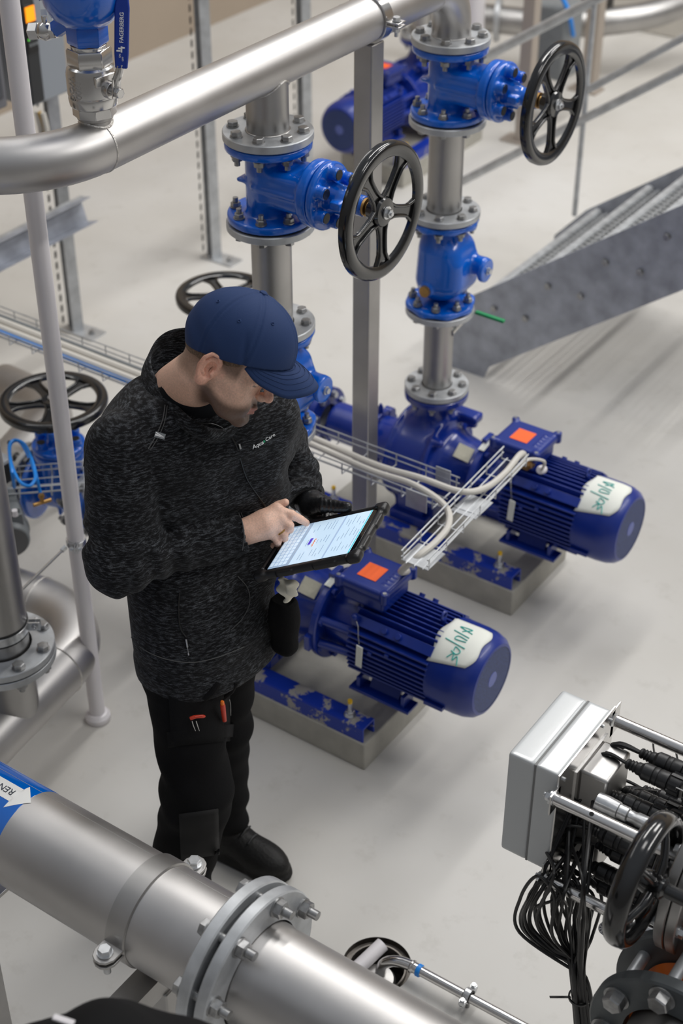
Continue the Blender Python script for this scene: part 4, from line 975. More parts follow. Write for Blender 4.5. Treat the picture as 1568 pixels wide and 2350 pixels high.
# big black handwheel with a rounded rim
WC = CAM + ray(1478, 2018) * 2.80; R = .118
t = thing('handwheel', 'glossy black handwheel with a thick round rim, in front of the cable plugs', 'handwheel', loc=tuple(WC))
obj('rim', B().lathe([(R + .0145 * math.cos(a), .022 * math.sin(a)) for a in [2 * PI * k / 20 for k in range(20)]], (0, 0, 0), (1, 0, 0), 80, close=True), blackg, t)
b = B(); b.lathe([(.02, -.004), (.024, .01), (.022, .04), (.014, .045), (.014, .12)], (0, 0, 0), (1, 0, 0), 32)
for k in range(5):
    a = 2 * PI * k / 5 + .9; d = V((0, math.cos(a), math.sin(a))); b.tube(catmull([d * .012 + V((.022, 0, 0)), d * .05 + V((.020, 0, 0)), d * .09 + V((.008, 0, 0)), d * R], 5), [.009] * 5 + [.008] * 5 + [.0065] * 6, 12)
obj('spokes', b, blackg, t)
obj('shaft_collar', B().box((.115, 0, 0), (.045, .030, .026)), blackp, t, bevel=.003); obj('shaft', B().cyl((.12, 0, 0), (.40, 0, 0), .0085, n=20), steel_b, t)

# thin level rod with a small dial fitting below the wheel
d0 = aX(1388, 2130, -.72)
t = thing('pressure_gauge', 'small round dial with a white face, mostly hidden by the big black handwheel', 'gauge', loc=tuple(d0))
ga_ = (V((-.15, -.55, .8))).normalized()
obj('body', B().cyl(ga_ * -.020, (0, 0, 0), .013, n=28).box(ga_ * -.03, (.022, .014, .012)).cyl(ga_ * -.045, ga_ * -.03, .005), greyc, t)
fc = obj('dial_face', B().cyl((0, 0, 0), ga_ * .001, .0115, n=28), whitep, t)
tk = B(); u1 = ga_.orthogonal().normalized(); v1 = ga_.cross(u1)
for k in range(10): a = 2 * PI * k / 10; c = (u1 * math.cos(a) + v1 * math.sin(a)); tk.bar(c * .007 + ga_ * .0013, c * .0105 + ga_ * .0013, .0018, .0004, ga_)
obj('scale_marks', tk, blackp, fc, smooth=False); obj('centre_pin', B().cyl((0, 0, 0), ga_ * .003, .002, n=12), steel_b, fc)
tag(obj('level_rod', B().cyl(d0 + V((.02, 0, -.03)), d0 + V((.17, .0, -.036)), .0038, n=12), steel_b), 'thin steel rod running from the small dial to the right', 'rod')
lkb = B(); lp = d0 + V((.17, 0, -.036)); lkb.box(lp + V((.005, 0, -.006)), (.006, .02, .03)); tag(obj('rod_lug', lkb, steel_b), 'small bent steel lug at the right end of the thin rod', 'lug')

# two dark flanges with tie studs and an orange liner between them
FC = CAM + ray(1540, 2414) * 2.87
t = thing('flanged_coupling', 'pair of dark bolted flanges with an orange liner between them, bottom right corner', 'coupling', loc=tuple(FC))
darkf = mat('dark_galvanized', srgb(88, 92, 94), .5, .45, var=.18, vscale=18)
f1 = obj('flange', B().ring((0, 0, 0), (0, 1, 0), .10, .170, .030, 80, .004), darkf, t)
f2 = obj('flange', B().ring((0, .118, 0), (0, 1, 0), .10, .172, .026, 80, .004), darkf, t)
for k in range(8):
    a = PI / 8 + k * PI / 4 - .14; p = V((.138 * math.cos(a), 0, .138 * math.sin(a)))
    bb_ = B(); bb_.cyl(p + V((0, -.003, 0)), p, .026, n=28); bb_.hexn(p + V((0, -.003, 0)), (0, -1, 0), .036, .022); obj('bolt_head', bb_, zinc, f1)
    obj('stud', B().cyl(p + V((0, .03, 0)), p + V((0, .118, 0)), .0125, n=20), galv, f1)
obj('orange_liner', B().lathe([(.09, .03), (.112, .034), (.098, .05), (.092, .074), (.098, .098), (.112, .114), (.09, .118)], (0, 0, 0), (0, 1, 0), 72, caps=False), mat('orange_rubber', srgb(208, 104, 22), 0, .5), t)
obj('pipe', B().lathe([(.088, -.16), (.092, -.02), (.094, .02)], (0, 0, 0), (0, 1, 0), 72, caps=False), steel_d, t)
obj('pipe', B().lathe([(.09, .118), (.09, .5)], (0, 0, 0), (0, 1, 0), 72, caps=False), steel_d, t)

# hanging bundle of black cables
neck = aY(1328, 2235, 1.93); low = aY(1345, 2400, 1.93); NK = 22
rnd = random.Random(5)
for i in range(NK):
    p = PL[i % len(PL)] + V((-.002, 0, 0)); rad = .0034 if i % 4 else .0046
    bulge = rnd.random(); lx = 1192 + 165 * (i / NK) + rnd.uniform(-8, 8); Yb = 1.90 + .14 * rnd.random()
    q1 = p + V((-.035 - .02 * rnd.random(), rnd.uniform(-.02, .02), -.004 - .01 * rnd.random()))
    q2 = aY(1240 + 110 * (i / NK) + rnd.uniform(-10, 10), 2030 + rnd.uniform(-25, 30), Yb)
    q3 = aY(lx, 2095 + rnd.uniform(-25, 25), Yb)
    q4 = aY(lx * .6 + 1330 * .4, 2170 + rnd.uniform(-10, 15), (Yb + 1.93) / 2)
    a = 2 * PI * i / NK; rr_ = .017 * math.sqrt(rnd.random()); o_ = V((rr_ * math.cos(a), rr_ * math.sin(a), 0))
    if i % 5 == 3: pts = [p, q1, q1 + V((-.01, -.01, -.06)), aY(1350 - i, 2060, 1.96), aY(1345, 2150, 1.95), neck + o_, low + o_ * 1.2]
    else: pts = [p, q1, q1 + V((-.02, -.02, -.05)), q2, q3, q4, neck + o_, low + o_ * 1.2]
    tag(obj('cable', B().tube(catmull(pts, 9), rad, 8), cableb), 'thin black cable looping down from a lamp plug into the hanging bundle', 'cable', 'black cables of the hanging bundle')
for i in range(7):          # slack loops that hang free above the tie
    cx = 1235 + 18 * i; Yb = 1.91 + .02 * i; h0 = 2010 + 12 * (i % 3)
    pts = [neck + V((.01 * math.cos(i), .01 * math.sin(i), 0)), aY(cx - 42 + 6 * i, 2140, Yb), aY(cx - 40, 2060, Yb), aY(cx, h0, Yb), aY(cx + 38, 2060, Yb), aY(cx + 34 - 3 * i, 2150, Yb), neck + V((.012 * math.sin(i), .012 * math.cos(i), -.01)), low + V((.012 * math.sin(i * 2), .012 * math.cos(i * 2), 0))]
    tag(obj('cable', B().tube(catmull(pts, 9), .0036, 8), cableb), 'slack black cable loop standing out of the hanging bundle below the grey box', 'cable', 'slack loops of the hanging bundle')
ct = B().ring(aY(1330, 2290, 1.93), (0, 0, 1), .020, .0235, .006, 24, .0005); e0 = aY(1310, 2288, 1.93); e1 = aY(1262, 2288, 1.90); ct.bar(e0, e1, .005, .0016)
tag(obj('cable_tie', ct, blackp), 'black cable tie with a long free end round the cable bundle', 'cable tie')
for k, (pts, r) in enumerate((([(1505, 1745, -.775), (1500, 1700, -.77), (1520, 1690, -.76), (1545, 1705, -.75), (1560, 1765, -.74)], .0022), ([(1434, 1828, -.79), (1440, 1815, -.785), (1480, 1812, -.76), (1568, 1828, -.72)], .0020), ([(1378, 1905, -.80), (1385, 1930, -.79), (1405, 1960, -.78), (1440, 1990, -.76)], .0016))):
    tag(obj('cord', B().tube(catmull([aX(*q) for q in pts], 8), r, 8), cableb), ('thin black loop of cord arching over the far steel rod', 'thin black cord lying across the upper plugs', 'thin cord running down towards the rim of the big handwheel')[k], 'cord')

# ================================================================== galvanized channel posts and bar at the back left
def channel_b(a, c, w_, d, up, th=.004):
    """C-section from a to c, slotted side dark"""
    b = B(); a = V(a); c = V(c); t_ = (c - a).normalized(); y = V(up).cross(t_).normalized(); z = t_.cross(y)
    for off, ww, hh in ((z * (-d / 2), w_, th), (y * (w_ / 2), th, d), (y * (-w_ / 2), th, d)): b.bar(a + off, c + off, ww, hh, up)
    return b
def strut(label, x, y, h):
    t = thing('strut_post', label, 'post', loc=(x, y, 0), group='galvanized strut posts')
    obj('channel', channel_b((0, 0, 0), (0, 0, h), .065, .045, (-.5, -.86, 0)), galv, t, smooth=False)
    s_ = B(); n = int(min(h, 2.4) / .05)
    for i in range(n): s_.box((-.026, -.045, .06 + i * .05), (.004, .018, .028), Matrix.Rotation(.5, 3, 'Z'))
    tag(obj('slots', s_, rubber, t, smooth=False), kind='stuff')
    obj('foot_plate', B().box((.04, 0, .004), (.18, .09, .008)), galv, t); bolt(t, (.09, 0, .010), (0, 0, 1), .008, .02, zinc, proj=0)
    return t
strut('perforated galvanized post behind the white pole, standing on the floor', -4.262, 4.155, 1.32)
strut('perforated galvanized post left of the front blue valve column', -4.207, 5.033, 2.4)
strut('far galvanized post at the top edge behind the header pipe', -4.20, 5.75, 2.4)
t = thing('channel_bar', 'horizontal galvanized channel bar fixed to the post behind the white pole', 'bar', loc=(-4.10, 3.65, .60))
obj('channel', channel_b((0, -1.0, 0), (0, .49, 0), .10, .06, (1, 0, .3)), galv_d, t, smooth=False)
obj('top_lip', B().box((-.03, -.25, .04), (.02, 1.48, .02)), galv, t, smooth=False)

# frequency drive cabinet on the struts
t = thing('drive_cabinet', 'grey frequency drive cabinet with a dark display panel, top left behind the white pole', 'cabinet', loc=(-4.15, 3.94, 1.07))
cabm = mat('grey_cabinet', srgb(146, 152, 160), .1, .45)
obj('housing', B().box((-.12, .108, .32), (.24, .215, .64)), cabm, t, bevel=.008)
obj('front_panel', B().box((.002, .040, .275), (.010, .062, .53)), mat('dark_panel', (.025, .027, .03), 0, .4), t, bevel=.003)
kp = obj('keypad', B().box((.008, .040, .29), (.006, .056, .18)), blackp, t, bevel=.002)
tag(obj('display', B().box((.0125, .040, .345), (.003, .046, .055)), mat('orange_display', srgb(255, 150, 10), 0, .4, emit=1.2), kp, smooth=False), 'lit orange display')
for i in range(3):
    for j in range(4): obj('button', B().box((.0125, .024 + .016 * i, .300 - .022 * j), (.004, .010, .010)), greyc, kp)
tag(obj('status_light', B().box((.0125, .020, .255), (.003, .006, .006)), mat('green_led', srgb(90, 230, 60), 0, .4, emit=1.5), kp), 'green status light')
t = thing('drive_cabinet', 'darker grey cabinet at the top left edge, left of the white pole', 'cabinet', loc=(-4.15, 3.55, 1.11))
obj('housing', B().box((-.12, .14, .32), (.24, .28, .64)), mat('dark_grey_cabinet', srgb(112, 112, 118), .1, .5), t, bevel=.01); obj('door_panel', B().box((.002, .14, .32), (.006, .24, .56)), mat('charcoal_door', srgb(74, 76, 82), 0, .5), t, bevel=.003)
tr = B()
def cb_(label, pts, r, m): return tag(obj('cable', B().tube(catmull(pts, 6), r, 8), m), label, 'cable')
yelm = mat('yellow_cable', srgb(190, 150, 50), 0, .5)
for i in range(2): cb_(('yellow cable looping under the grey drive cabinet', 'second yellow cable hanging lower under the grey drive cabinet')[i], [(-4.12, 3.95, 1.06), (-4.10, 3.95, .98 - .03 * i), (-4.16, 3.85, .88 - .04 * i), (-4.35, 3.75, .84 - .04 * i), (-4.7, 3.6, .86), (-5.0, 3.5, .86)], .008, yelm)
for i in range(2): cb_(('white cable coming out of the bottom of the grey drive cabinet', 'second white cable beside the post under the drive cabinet')[i], [(-4.10 - .03 * i, 3.95, 1.06), (-4.09 - .03 * i, 3.95, .98), (-4.12, 3.95, .90), (-4.22, 3.98, .80), (-4.3, 3.98, .70)], .011, cablew)
cb_('black cable running left from the post under the cabinet', [(-4.2, 4.0, .76), (-4.5, 3.8, .80), (-5.2, 3.5, .80)], .012, cableb)
tray('wire mesh cable tray at the left edge below the cabinets', (-5.3, 3.6, .80), (-4.45, 3.6, .80), .20, h=.10)
tray('wire cable tray with blue cables running past the far galvanized posts at the top', (-4.12, 4.9, 1.32), (-4.12, 6.4, 1.32), .14, h=.06)
for i, m in enumerate((cabled, cablew, cableb)):
    cb_(('blue cable in the tray at the top edge', 'white cable in the tray at the top edge', 'black cable in the tray at the top edge')[i], [(-4.16 + .035 * i, 4.95, 1.335), (-4.15 + .035 * i, 5.6, 1.335), (-4.16 + .035 * i, 6.35, 1.335)], .013, m)
tray('wire tray bracket hanging behind the square post near the far pump', (-3.80, 6.15, .92), (-3.80, 6.55, .92), .10, h=.05)
for i in range(2): cb_(('white cable dropping to the far pump', 'grey cable dropping to the far pump')[i], [(-3.82 + .03 * i, 6.5, .94), (-3.82 + .03 * i, 6.2, .94), (-3.84 + .03 * i, 6.08, .98), (-3.84 + .03 * i, 6.05, 1.12)], .011, (cablew, greyc)[i])

# discharge column of the far pump
spool('pipe_spool', 'flanged steel pipe spool rising from the far background pump', Matrix.Translation((-4.10, 6.62, 0)), 1.20, .625, .1125, .104, .050, group='flanged pipe spools')
t = dup(gv, Matrix.Translation((-4.10, 6.62, 1.309)) @ Matrix.Rotation(-PI / 2, 4, 'Z'), 'blue gate valve behind the top of the right-hand valve column', drop=('handwheel',))

# ================================================================== stair with galvanized stringers, grating treads and hand rails
t = thing('steel_stair', 'galvanized steel stair with grating treads climbing out of the right edge', 'stair')
YN, YF = 4.80, 5.78; sl = .728
def zs(x): return .215 + (x + 2.65) * sl                   # centre line of the stringers
def stringer(y):
    a = math.atan(sl); xs = -2.86; xe = -.9
    pts = []; hw_ = .135 / math.cos(a)
    prof = [(-2.70, 0.0), (-2.53, 0.0 + .155), (xe, zs(xe) - hw_), (xe, zs(xe) + hw_), (-2.60, zs(-2.60) + hw_), (-2.78, zs(-2.78) + hw_ - .02), (-2.84, .10), (-2.80, 0.0)]
    prof = [(-2.84, .0), (-2.62, .0), (-2.60, .055), (xe, zs(xe) - hw_), (xe, zs(xe) + hw_), (-2.70, zs(-2.70) + hw_), (-2.84, .19)]
    M = Matrix(((1, 0, 0, 0), (0, 0, 1, y - .005), (0, 1, 0, 0), (0, 0, 0, 1)))
    return B().prism(prof, .010, M)
sn = obj('stringer', stringer(YN), galv_d, t, smooth=False); tag(sn, 'near stringer with mottled galvanizing and bolt heads')
sf = obj('stringer', stringer(YF), galv_d, t, smooth=False)
NT = 9
for i in range(NT):
    x = -2.52 + i * .225; z = zs(x) + .06
    b = B(); W = YF - YN - .02; yc = (YN + YF) / 2
    for k in range(8): b.box((x - .10 + k * .030, yc, z - .014), (.0035, W, .028))
    for k in range(int(W / .034)): b.box((x + .005, YN + .02 + k * .034, z - .006), (.215, .003, .010))
    tr_ = obj('tread', b, galv, t, smooth=False)
    obj('nosing', B().box((x - .115, yc, z - .010), (.026, W, .030)), galv, tr_, bevel=.002)
    for xx in (x - .07, x + .07):
        for y, s_ in ((YN, -1),): bolt(sn, (xx, y - .005, z - .045), (0, -1, 0), .012, .022, zinc, proj=.004)
def rail(label, pts, r): return tag(obj('hand_rail', B().tube(pts, r, 20), galv), label, 'hand rail', 'stair rails')
YR = 5.80
rail('lowest sloping galvanized rail of the stair, passing behind the upper handwheel', [aY(1000, 448, YR), aY(1220, 334, YR), aY(1568, 158, YR), aY(1800, 40, YR)], .019)
rail('middle sloping galvanized rail of the stair, right of the upper handwheel', [aY(1352, 205, YR), aY(1568, 87, YR), aY(1800, -40, YR)], .016)
rail('topmost sloping galvanized rail of the stair, starting behind the right-hand valve', [aY(1040, 168, YR), aY(1139, 118, YR), aY(1370, -3, YR), aY(1500, -70, YR)], .021)
for i, (x, yb, yt) in enumerate(((1321, 470, 13),)):
    pb = aY(x, yb, YR); pt = V((pb.x, pb.y, 1.35)); tag(obj('rail_post', B().cyl(pb + V((0, 0, -.05)), pt, .012, n=16), galv), 'slim upright galvanized post carrying the stair rails', 'post')

# far background at the top right: posts, block, machine
pst = mat('brownish_steel_post', srgb(176, 166, 156), .4, .5)
for i, (px, py, h, wd) in enumerate(((1200, 325, 1.1, .07), (1352, 208, 1.3, .08))):
    p = az(px, py, 0); t = thing('steel_post', ('square post with a bolted foot in the background left of the upper handwheel', 'square post with a foot in the background right of the upper handwheel')[i], 'post', loc=tuple(p))
    obj('post', B().box((0, 0, h / 2), (wd, wd, h)), pst, t, bevel=.004); obj('foot_plate', B().box((-.02, 0, .006), (.18, .12, .012)), pst, t)
p = az(1500, 92, 0)
tag(obj('concrete_block', B().box((p.x - .15, p.y + .55, .35), (.95, .9, .7)), concr_l := mat('pale_concrete', srgb(198, 194, 186), 0, .8, var=.04), bevel=.01), 'pale concrete block in the far top right corner', 'block')
p = az(1215, 150, 0)
t = thing('background_pipe', 'blurred steel pipe run with flanges in the far background, top right', 'pipe', loc=(p.x, p.y, 0))
obj('pipe', B().tube(catmull([(-.6, -.3, .30), (-.2, -.2, .30), (.2, -.05, .30), (.6, .25, .34), (.8, .7, .4)], 6), .08, 24), steel_d, t)
for d in ((-.15, -.18), (.25, -.02)): obj('flange', B().ring((d[0], d[1], .30), (.9, .4, 0), .08, .13, .03, 32), galv, t)
obj('valve_body', B().box((.35, .12, .36), (.16, .14, .28)), blackp, t, bevel=.02)
p = az(1250, 60, .5)
t = thing('background_pipe', 'tall pale pipe with a dark fitting behind the topmost stair rail', 'pipe', loc=(p.x, p.y, 0))
obj('pipe', B().cyl((-.3, -.25, 0), (-.3, -.25, 1.6), .06, n=24), whitep, t); obj('dark_fitting', B().box((.05, 0, .45), (.26, .2, .4)), greyc, t, bevel=.02); obj('blue_hose', B().tube(catmull([(.1, -.1, .75), (.16, -.1, .68), (.2, -.1, .6), (.2, -.05, .5)], 5), .012, 12), cabled, t)

# ================================================================== the technician
from mathutils.bvhtree import BVHTree
def ad(x, y, d): return CAM + ray(x, y) * d
man = thing('person', 'person in a navy cap, dark grey fleece jacket and black work trousers using a tablet', 'person', loc=(-1.83, 2.09, 0))
Oi = man.matrix_world.inverted(); OFF = np.array([-1.83, 2.09, 0.0])
def place(o):                       # meshes are made in world coordinates, then hung on the person
    for v in o.data.vertices: pass
    o.parent = man; o.matrix_parent_inverse = Matrix.Translation((1.83, -2.09, 0)); return o

HO = np.array([-1.762, 2.119, 1.612]); HM = np.array([[.907, -.327, .264], [.193, .883, .428], [-.373, -.337, .864]])
U_, S_, Vt_ = np.linalg.svd(HM); HM = U_ @ Vt_
def tolocal(P): return (P - HO) @ HM
def toworld(P): return P @ HM.T + HO
NB = tolocal(np.array([[-1.925, 2.165, 1.47]]))[0]      # base of the neck in head coordinates

def arc_cap(P, pts, r0, r1=None):
    d = None; n = len(pts) - 1; r1 = r0 if r1 is None else r1
    for i in range(n):
        e = d_cap(P, pts[i], pts[i + 1], r0 + (r1 - r0) * i / n, r0 + (r1 - r0) * (i + 1) / n); d = e if d is None else np.minimum(d, e)
    return d
def head_f(P):
    A = P.copy(); A[:, 1] = np.abs(A[:, 1])
    d = d_ell(P, (-.008, 0, .052), (.094, .074, .088))
    d = smin(d, d_ell(P, (.036, 0, -.008), (.054, .056, .082)), .03)
    d = smin(d, d_cap(A, (-.004, .050, -.028), (.050, .036, -.064), .019, .016), .022)
    d = smin(d, d_cap(A, (.050, .034, -.064), (.078, .010, -.078), .0165, .016), .02)
    d = smin(d, d_ell(P, (.080, 0, -.078), (.0165, .022, .0165)), .014)
    d = smin(d, d_cap(A, (.056, .046, -.006), (.020, .060, .002), .0165, .012), .022)
    d = smin(d, d_cap(A, (.072, .026, -.045), (.060, .036, -.03), .017, .02), .02)
    d = smin(d, d_cap(A, (.086, .010, .036), (.070, .046, .036), .0115, .010), .014)
    d = smin(d, d_cap(A, (.070, 0, -.046), (.078, .018, -.048), .020, .014), .014)      # muzzle
    d = smax(d, -d_ell(A, (.0955, .033, .017), (.0135, .0165, .0115)), .012)
    d = smin(d, d_ell(A, (.0745, .032, .014), (.0145, .0175, .0130)), .007)
    d = smax(d, -arc_cap(A, [(.0845, .021, .0105), (.0888, .028, .0065), (.0870, .037, .0065), (.0815, .044, .009)], .0006), .0015)
    d = smin(d, d_ell(P, (.086, 0, .030), (.017, .016, .022)), .012); d = smin(d, d_cap(P, (.0965, 0, .024), (.111, 0, -.006), .0080, .0098), .010)
    d = smin(d, d_ell(P, (.1125, 0, -.0125), (.0115, .0115, .0095)), .006)
    d = smin(d, d_ell(A, (.101, .0125, -.0165), (.0105, .0065, .0078)), .005)
    d = smax(d, -d_ell(A, (.1055, .0065, -.0245), (.0055, .0038, .0045)), .003)
    d = smin(d, arc_cap(A, [(.0985, 0, -.0440), (.0955, .011, -.0445), (.0845, .024, -.0505)], .0056, .0030), .004)
    d = smin(d, arc_cap(A, [(.0955, 0, -.0565), (.0925, .011, -.0560), (.0835, .022, -.0520)], .0068, .0030), .004)
    d = smax(d, -arc_cap(A, [(.1040, 0, -.0500), (.0995, .011, -.0500), (.0865, .0255, -.0515)], .0014), .002)
    d = smax(d, -d_ell(P, (.102, 0, -.068), (.010, .020, .0065)), .008)
    d = smax(d, -d_cap(P, (.1035, 0, -.030), (.1035, 0, -.036), .0030), .006)
    # ears
    E = A - np.array([-.008, .073, .004]); E = E @ np.array([[.90, .0, .16], [0, 1, 0], [-.16, 0, .90]]); E[:, 1] -= -.25 * E[:, 0]
    h = d_ell(E, (0, .006, 0), (.0175, .0065, .031))
    h = np.maximum(h, -d_ell(E, (.003, .0160, -.002), (.0125, .0150, .021)))
    E = E / 1.0; rim = arc_cap(E, [(.012, .005, .010), (.013, .010, .022), (.004, .013, .0315), (-.009, .0145, .029), (-.0165, .0145, .015), (-.0165, .0135, -.002), (-.0115, .012, -.016), (-.003, .009, -.026)], .0036, .0042)
    h = smin(h, rim, .003)
    h = smin(h, arc_cap(E, [(-.005, .0105, .020), (-.0095, .0105, .006), (-.007, .010, -.008), (-.001, .0095, -.013)], .0028), .003)
    h = smin(h, d_ell(E, (.001, .007, -.027), (.0085, .0055, .0085)), .005)
    h = smin(h, d_cap(E, (.011, .004, .000), (.011, .008, -.006), .0045), .004)
    d = smin(d, h, .006)
    # neck
    d = smin(d, d_cap(P, (-.030, 0, -.030), NB, .056, .066), .022)
    d = smin(d, d_cap(P, (-.022, -.052, -.03), NB + A3((.045, -.012, .01)), .013, .020), .028)
    return d
def vcol(o, fn):
    me = o.data; n = len(me.vertices); co = np.empty(n * 3); me.vertices.foreach_get('co', co); c = fn(co.reshape(-1, 3))
    at = me.color_attributes.new('tint', 'FLOAT_COLOR', 'POINT'); buf = np.ones((n, 4)); buf[:, :3] = c; at.data.foreach_set('color', buf.ravel())
def sstep(a, b, x): t = np.clip((x - a) / (b - a), 0, 1); return t * t * (3 - 2 * t)
def skin_cols(Pw):
    P = tolocal(Pw); A = np.abs(P[:, 1]); base = np.array(srgb(240, 196, 172)); c = np.tile(base, (len(P), 1)); ishead = (np.linalg.norm(P, axis=1) < .24)
    def mixc(w_, colr): nonlocal c; w_ = (w_ * ishead)[:, None]; c = c * (1 - w_) + np.array(colr) * w_
    ear = sstep(.070, .078, A) * (np.abs(P[:, 0] + .008) < .035) * (np.abs(P[:, 2]) < .04)
    # short beard shadow over jaw, chin and upper lip
    beard = sstep(-.012, -.040, P[:, 2] - .25 * (P[:, 0] - .03) * 0) * sstep(-.03, .0, P[:, 0]) * sstep(-.135, -.085, P[:, 2])
    side = sstep(.0, -.03, P[:, 2]) * sstep(-.02, .005, P[:, 0]) * sstep(.045, .025, P[:, 0])
    cheek = sstep(.060, .035, np.hypot(P[:, 0] - .055, (P[:, 2] + .012) * 1.3)) * (A > .02)
    lips = sstep(.010, .005, np.hypot((P[:, 2] + .050) * 1.0, 0)) * (P[:, 0] > .081) * (A < .024)
    mixc(np.clip(np.maximum(beard, side * .8) * (1 - .85 * cheek), 0, 1) * .95 * (1 - ear), srgb(92, 70, 58))
    mixc(sstep(.02, .0, np.abs(P[:, 0] - .005)) * 0 + sstep(-.01, .02, P[:, 2]) * sstep(.055, .045, P[:, 0]) * (1 - ear) * .8, srgb(104, 82, 66))    # cropped hair
    nape = sstep(-.055, -.025, P[:, 2]) * sstep(-.018, -.034, P[:, 0]); mixc(nape * .7, srgb(104, 82, 66))
    mixc(lips * .75, srgb(190, 122, 108)); mixc(ear * .35, srgb(226, 140, 116))
    mixc(sstep(.0028, .0012, np.abs(P[:, 2] - .0065 - 14 * (A - .032) ** 2)) * (P[:, 0] > .078) * (A > .018) * (A < .046) * .75, srgb(84, 60, 50))
    mixc(sstep(.012, .004, np.abs(P[:, 2] - .043)) * (A > .012) * (A < .048) * (P[:, 0] > .068) * .6, srgb(120, 92, 70))
    mixc(sstep(.10, .115, P[:, 0]) * (A < .014) * .3, srgb(220, 130, 110))
    return c
sk = bpy.data.materials.new('skin'); sk.use_nodes = True; n_ = sk.node_tree.nodes; L_ = sk.node_tree.links; pb = n_['Principled BSDF']
at = n_.new('ShaderNodeAttribute'); at.attribute_name = 'tint'; nz = n_.new('ShaderNodeTexNoise'); nz.inputs['Scale'].default_value = 260; nz.inputs['Detail'].default_value = 4
tcn = n_.new('ShaderNodeTexCoord'); L_.new(tcn.outputs['Object'], nz.inputs[0]); rr2 = n_.new('ShaderNodeValToRGB'); rr2.color_ramp.elements[0].color = (.80, .80, .80, 1); rr2.color_ramp.elements[1].color = (1.12, 1.1, 1.1, 1)
rr2.color_ramp.elements[0].position = .35; rr2.color_ramp.elements[1].position = .65
L_.new(nz.outputs['Fac'], rr2.inputs[0]); mxn = n_.new('ShaderNodeMix'); mxn.data_type = 'RGBA'; mxn.blend_type = 'MULTIPLY'; mxn.inputs[0].default_value = .6
L_.new(at.outputs['Color'], mxn.inputs[6]); L_.new(rr2.outputs[0], mxn.inputs[7]); L_.new(mxn.outputs[2], pb.inputs['Base Color'])
pb.inputs['Roughness'].default_value = .5; pb.inputs['Subsurface Weight'].default_value = .05; pb.inputs['Subsurface Radius'].default_value = (.012, .005, .003); pb.inputs['Subsurface Scale'].default_value = .5
bpn = n_.new('ShaderNodeBump'); bpn.inputs['Strength'].default_value = .15; bpn.inputs['Distance'].default_value = .001; L_.new(nz.outputs['Fac'], bpn.inputs['Height']); L_.new(bpn.outputs[0], pb.inputs['Normal'])

# ---- joints
SR, SL = A3((-1.938, 1.990, 1.410)), A3((-1.79, 2.285, 1.395))
ER, EL = A3(ad(276, 1290, 3.32)), A3((-1.91, 2.49, 1.17))
WR, WL = A3(ad(566, 1219, 3.405)), A3(ad(708, 1150, 3.585))
HR, HL = A3((-1.862, 2.025, .91)), A3((-1.828, 2.160, .91))
KR, KL = A3((-1.765, 1.945, .52)), A3((-1.855, 2.150, .52))
AR, AL = A3((-1.83, 1.90, .10)), A3((-1.905, 2.200, .10))
# ---- bare right hand: joints from knuckle to tip
T0 = A3((-1.591, 2.215, 1.182)); TX = A3((.867, .208, .452)); TN = A3((-.43, -.143, .891)); TY = np.cross(TN, TX); TX /= np.linalg.norm(TX); TN -= TX * (TN @ TX); TN /= np.linalg.norm(TN); TY = np.cross(TN, TX)
def onT(x, y, lift=0.0):
    r = A3(ray(x, y)); t = ((T0 + TN * lift - A3(CAM)) @ TN) / (r @ TN); return A3(CAM) + r * t
def q3(x, y, d): return A3(ad(x, y, d))
FI = [q3(634, 1168, 3.425), q3(669, 1181, 3.432), q3(690, 1192, 3.455), onT(703, 1200, .0085)]
FM = [q3(640, 1187, 3.425), q3(664, 1206, 3.432), q3(665, 1215, 3.458), q3(652, 1217, 3.475)]
FRg = [q3(635, 1206, 3.432), q3(652, 1226, 3.440), q3(653, 1236, 3.464), q3(640, 1236, 3.478)]
FP = [q3(624, 1225, 3.440), q3(637, 1243, 3.448), q3(638, 1252, 3.468), q3(627, 1252, 3.478)]
TH = [q3(592, 1180, 3.450), q3(622, 1166, 3.462), q3(643, 1158, 3.462), q3(655, 1153, 3.460)]
def hand_f(P):
    d = d_cap(P, WR, (FM[0] + WR) / 2, .027, .030)
    for F, r in ((FI, .0155), (FM, .0155), (FRg, .0145), (FP, .0135)):
        base = WR + (F[0] - WR) * .30; d = smin(d, d_cap(P, base, F[0], .021, r * .95), .012)
    for F, r in ((FI, .0098), (FM, .0100), (FRg, .0094), (FP, .0082)):
        d = smin(d, d_cap(P, F[0], F[1], r * 1.12, r), .006); e = smin(d_cap(P, F[1], F[2], r, r * .93), d_cap(P, F[2], F[3], r * .93, r * .82), .002)
        e = smin(e, d_cap(P, F[1], F[1] + (F[1] - F[0]) * .01, r * 1.07), .003); d = smin(d, e, .0025)
    d = smin(d, d_cap(P, TH[0], TH[1], .018, .0125), .012); d = smin(d, arc_cap(P, TH[1:], .0115, .0088), .004)
    return d
def forearm_f(P): return d_cap(P, ER, WR, .038, .026)
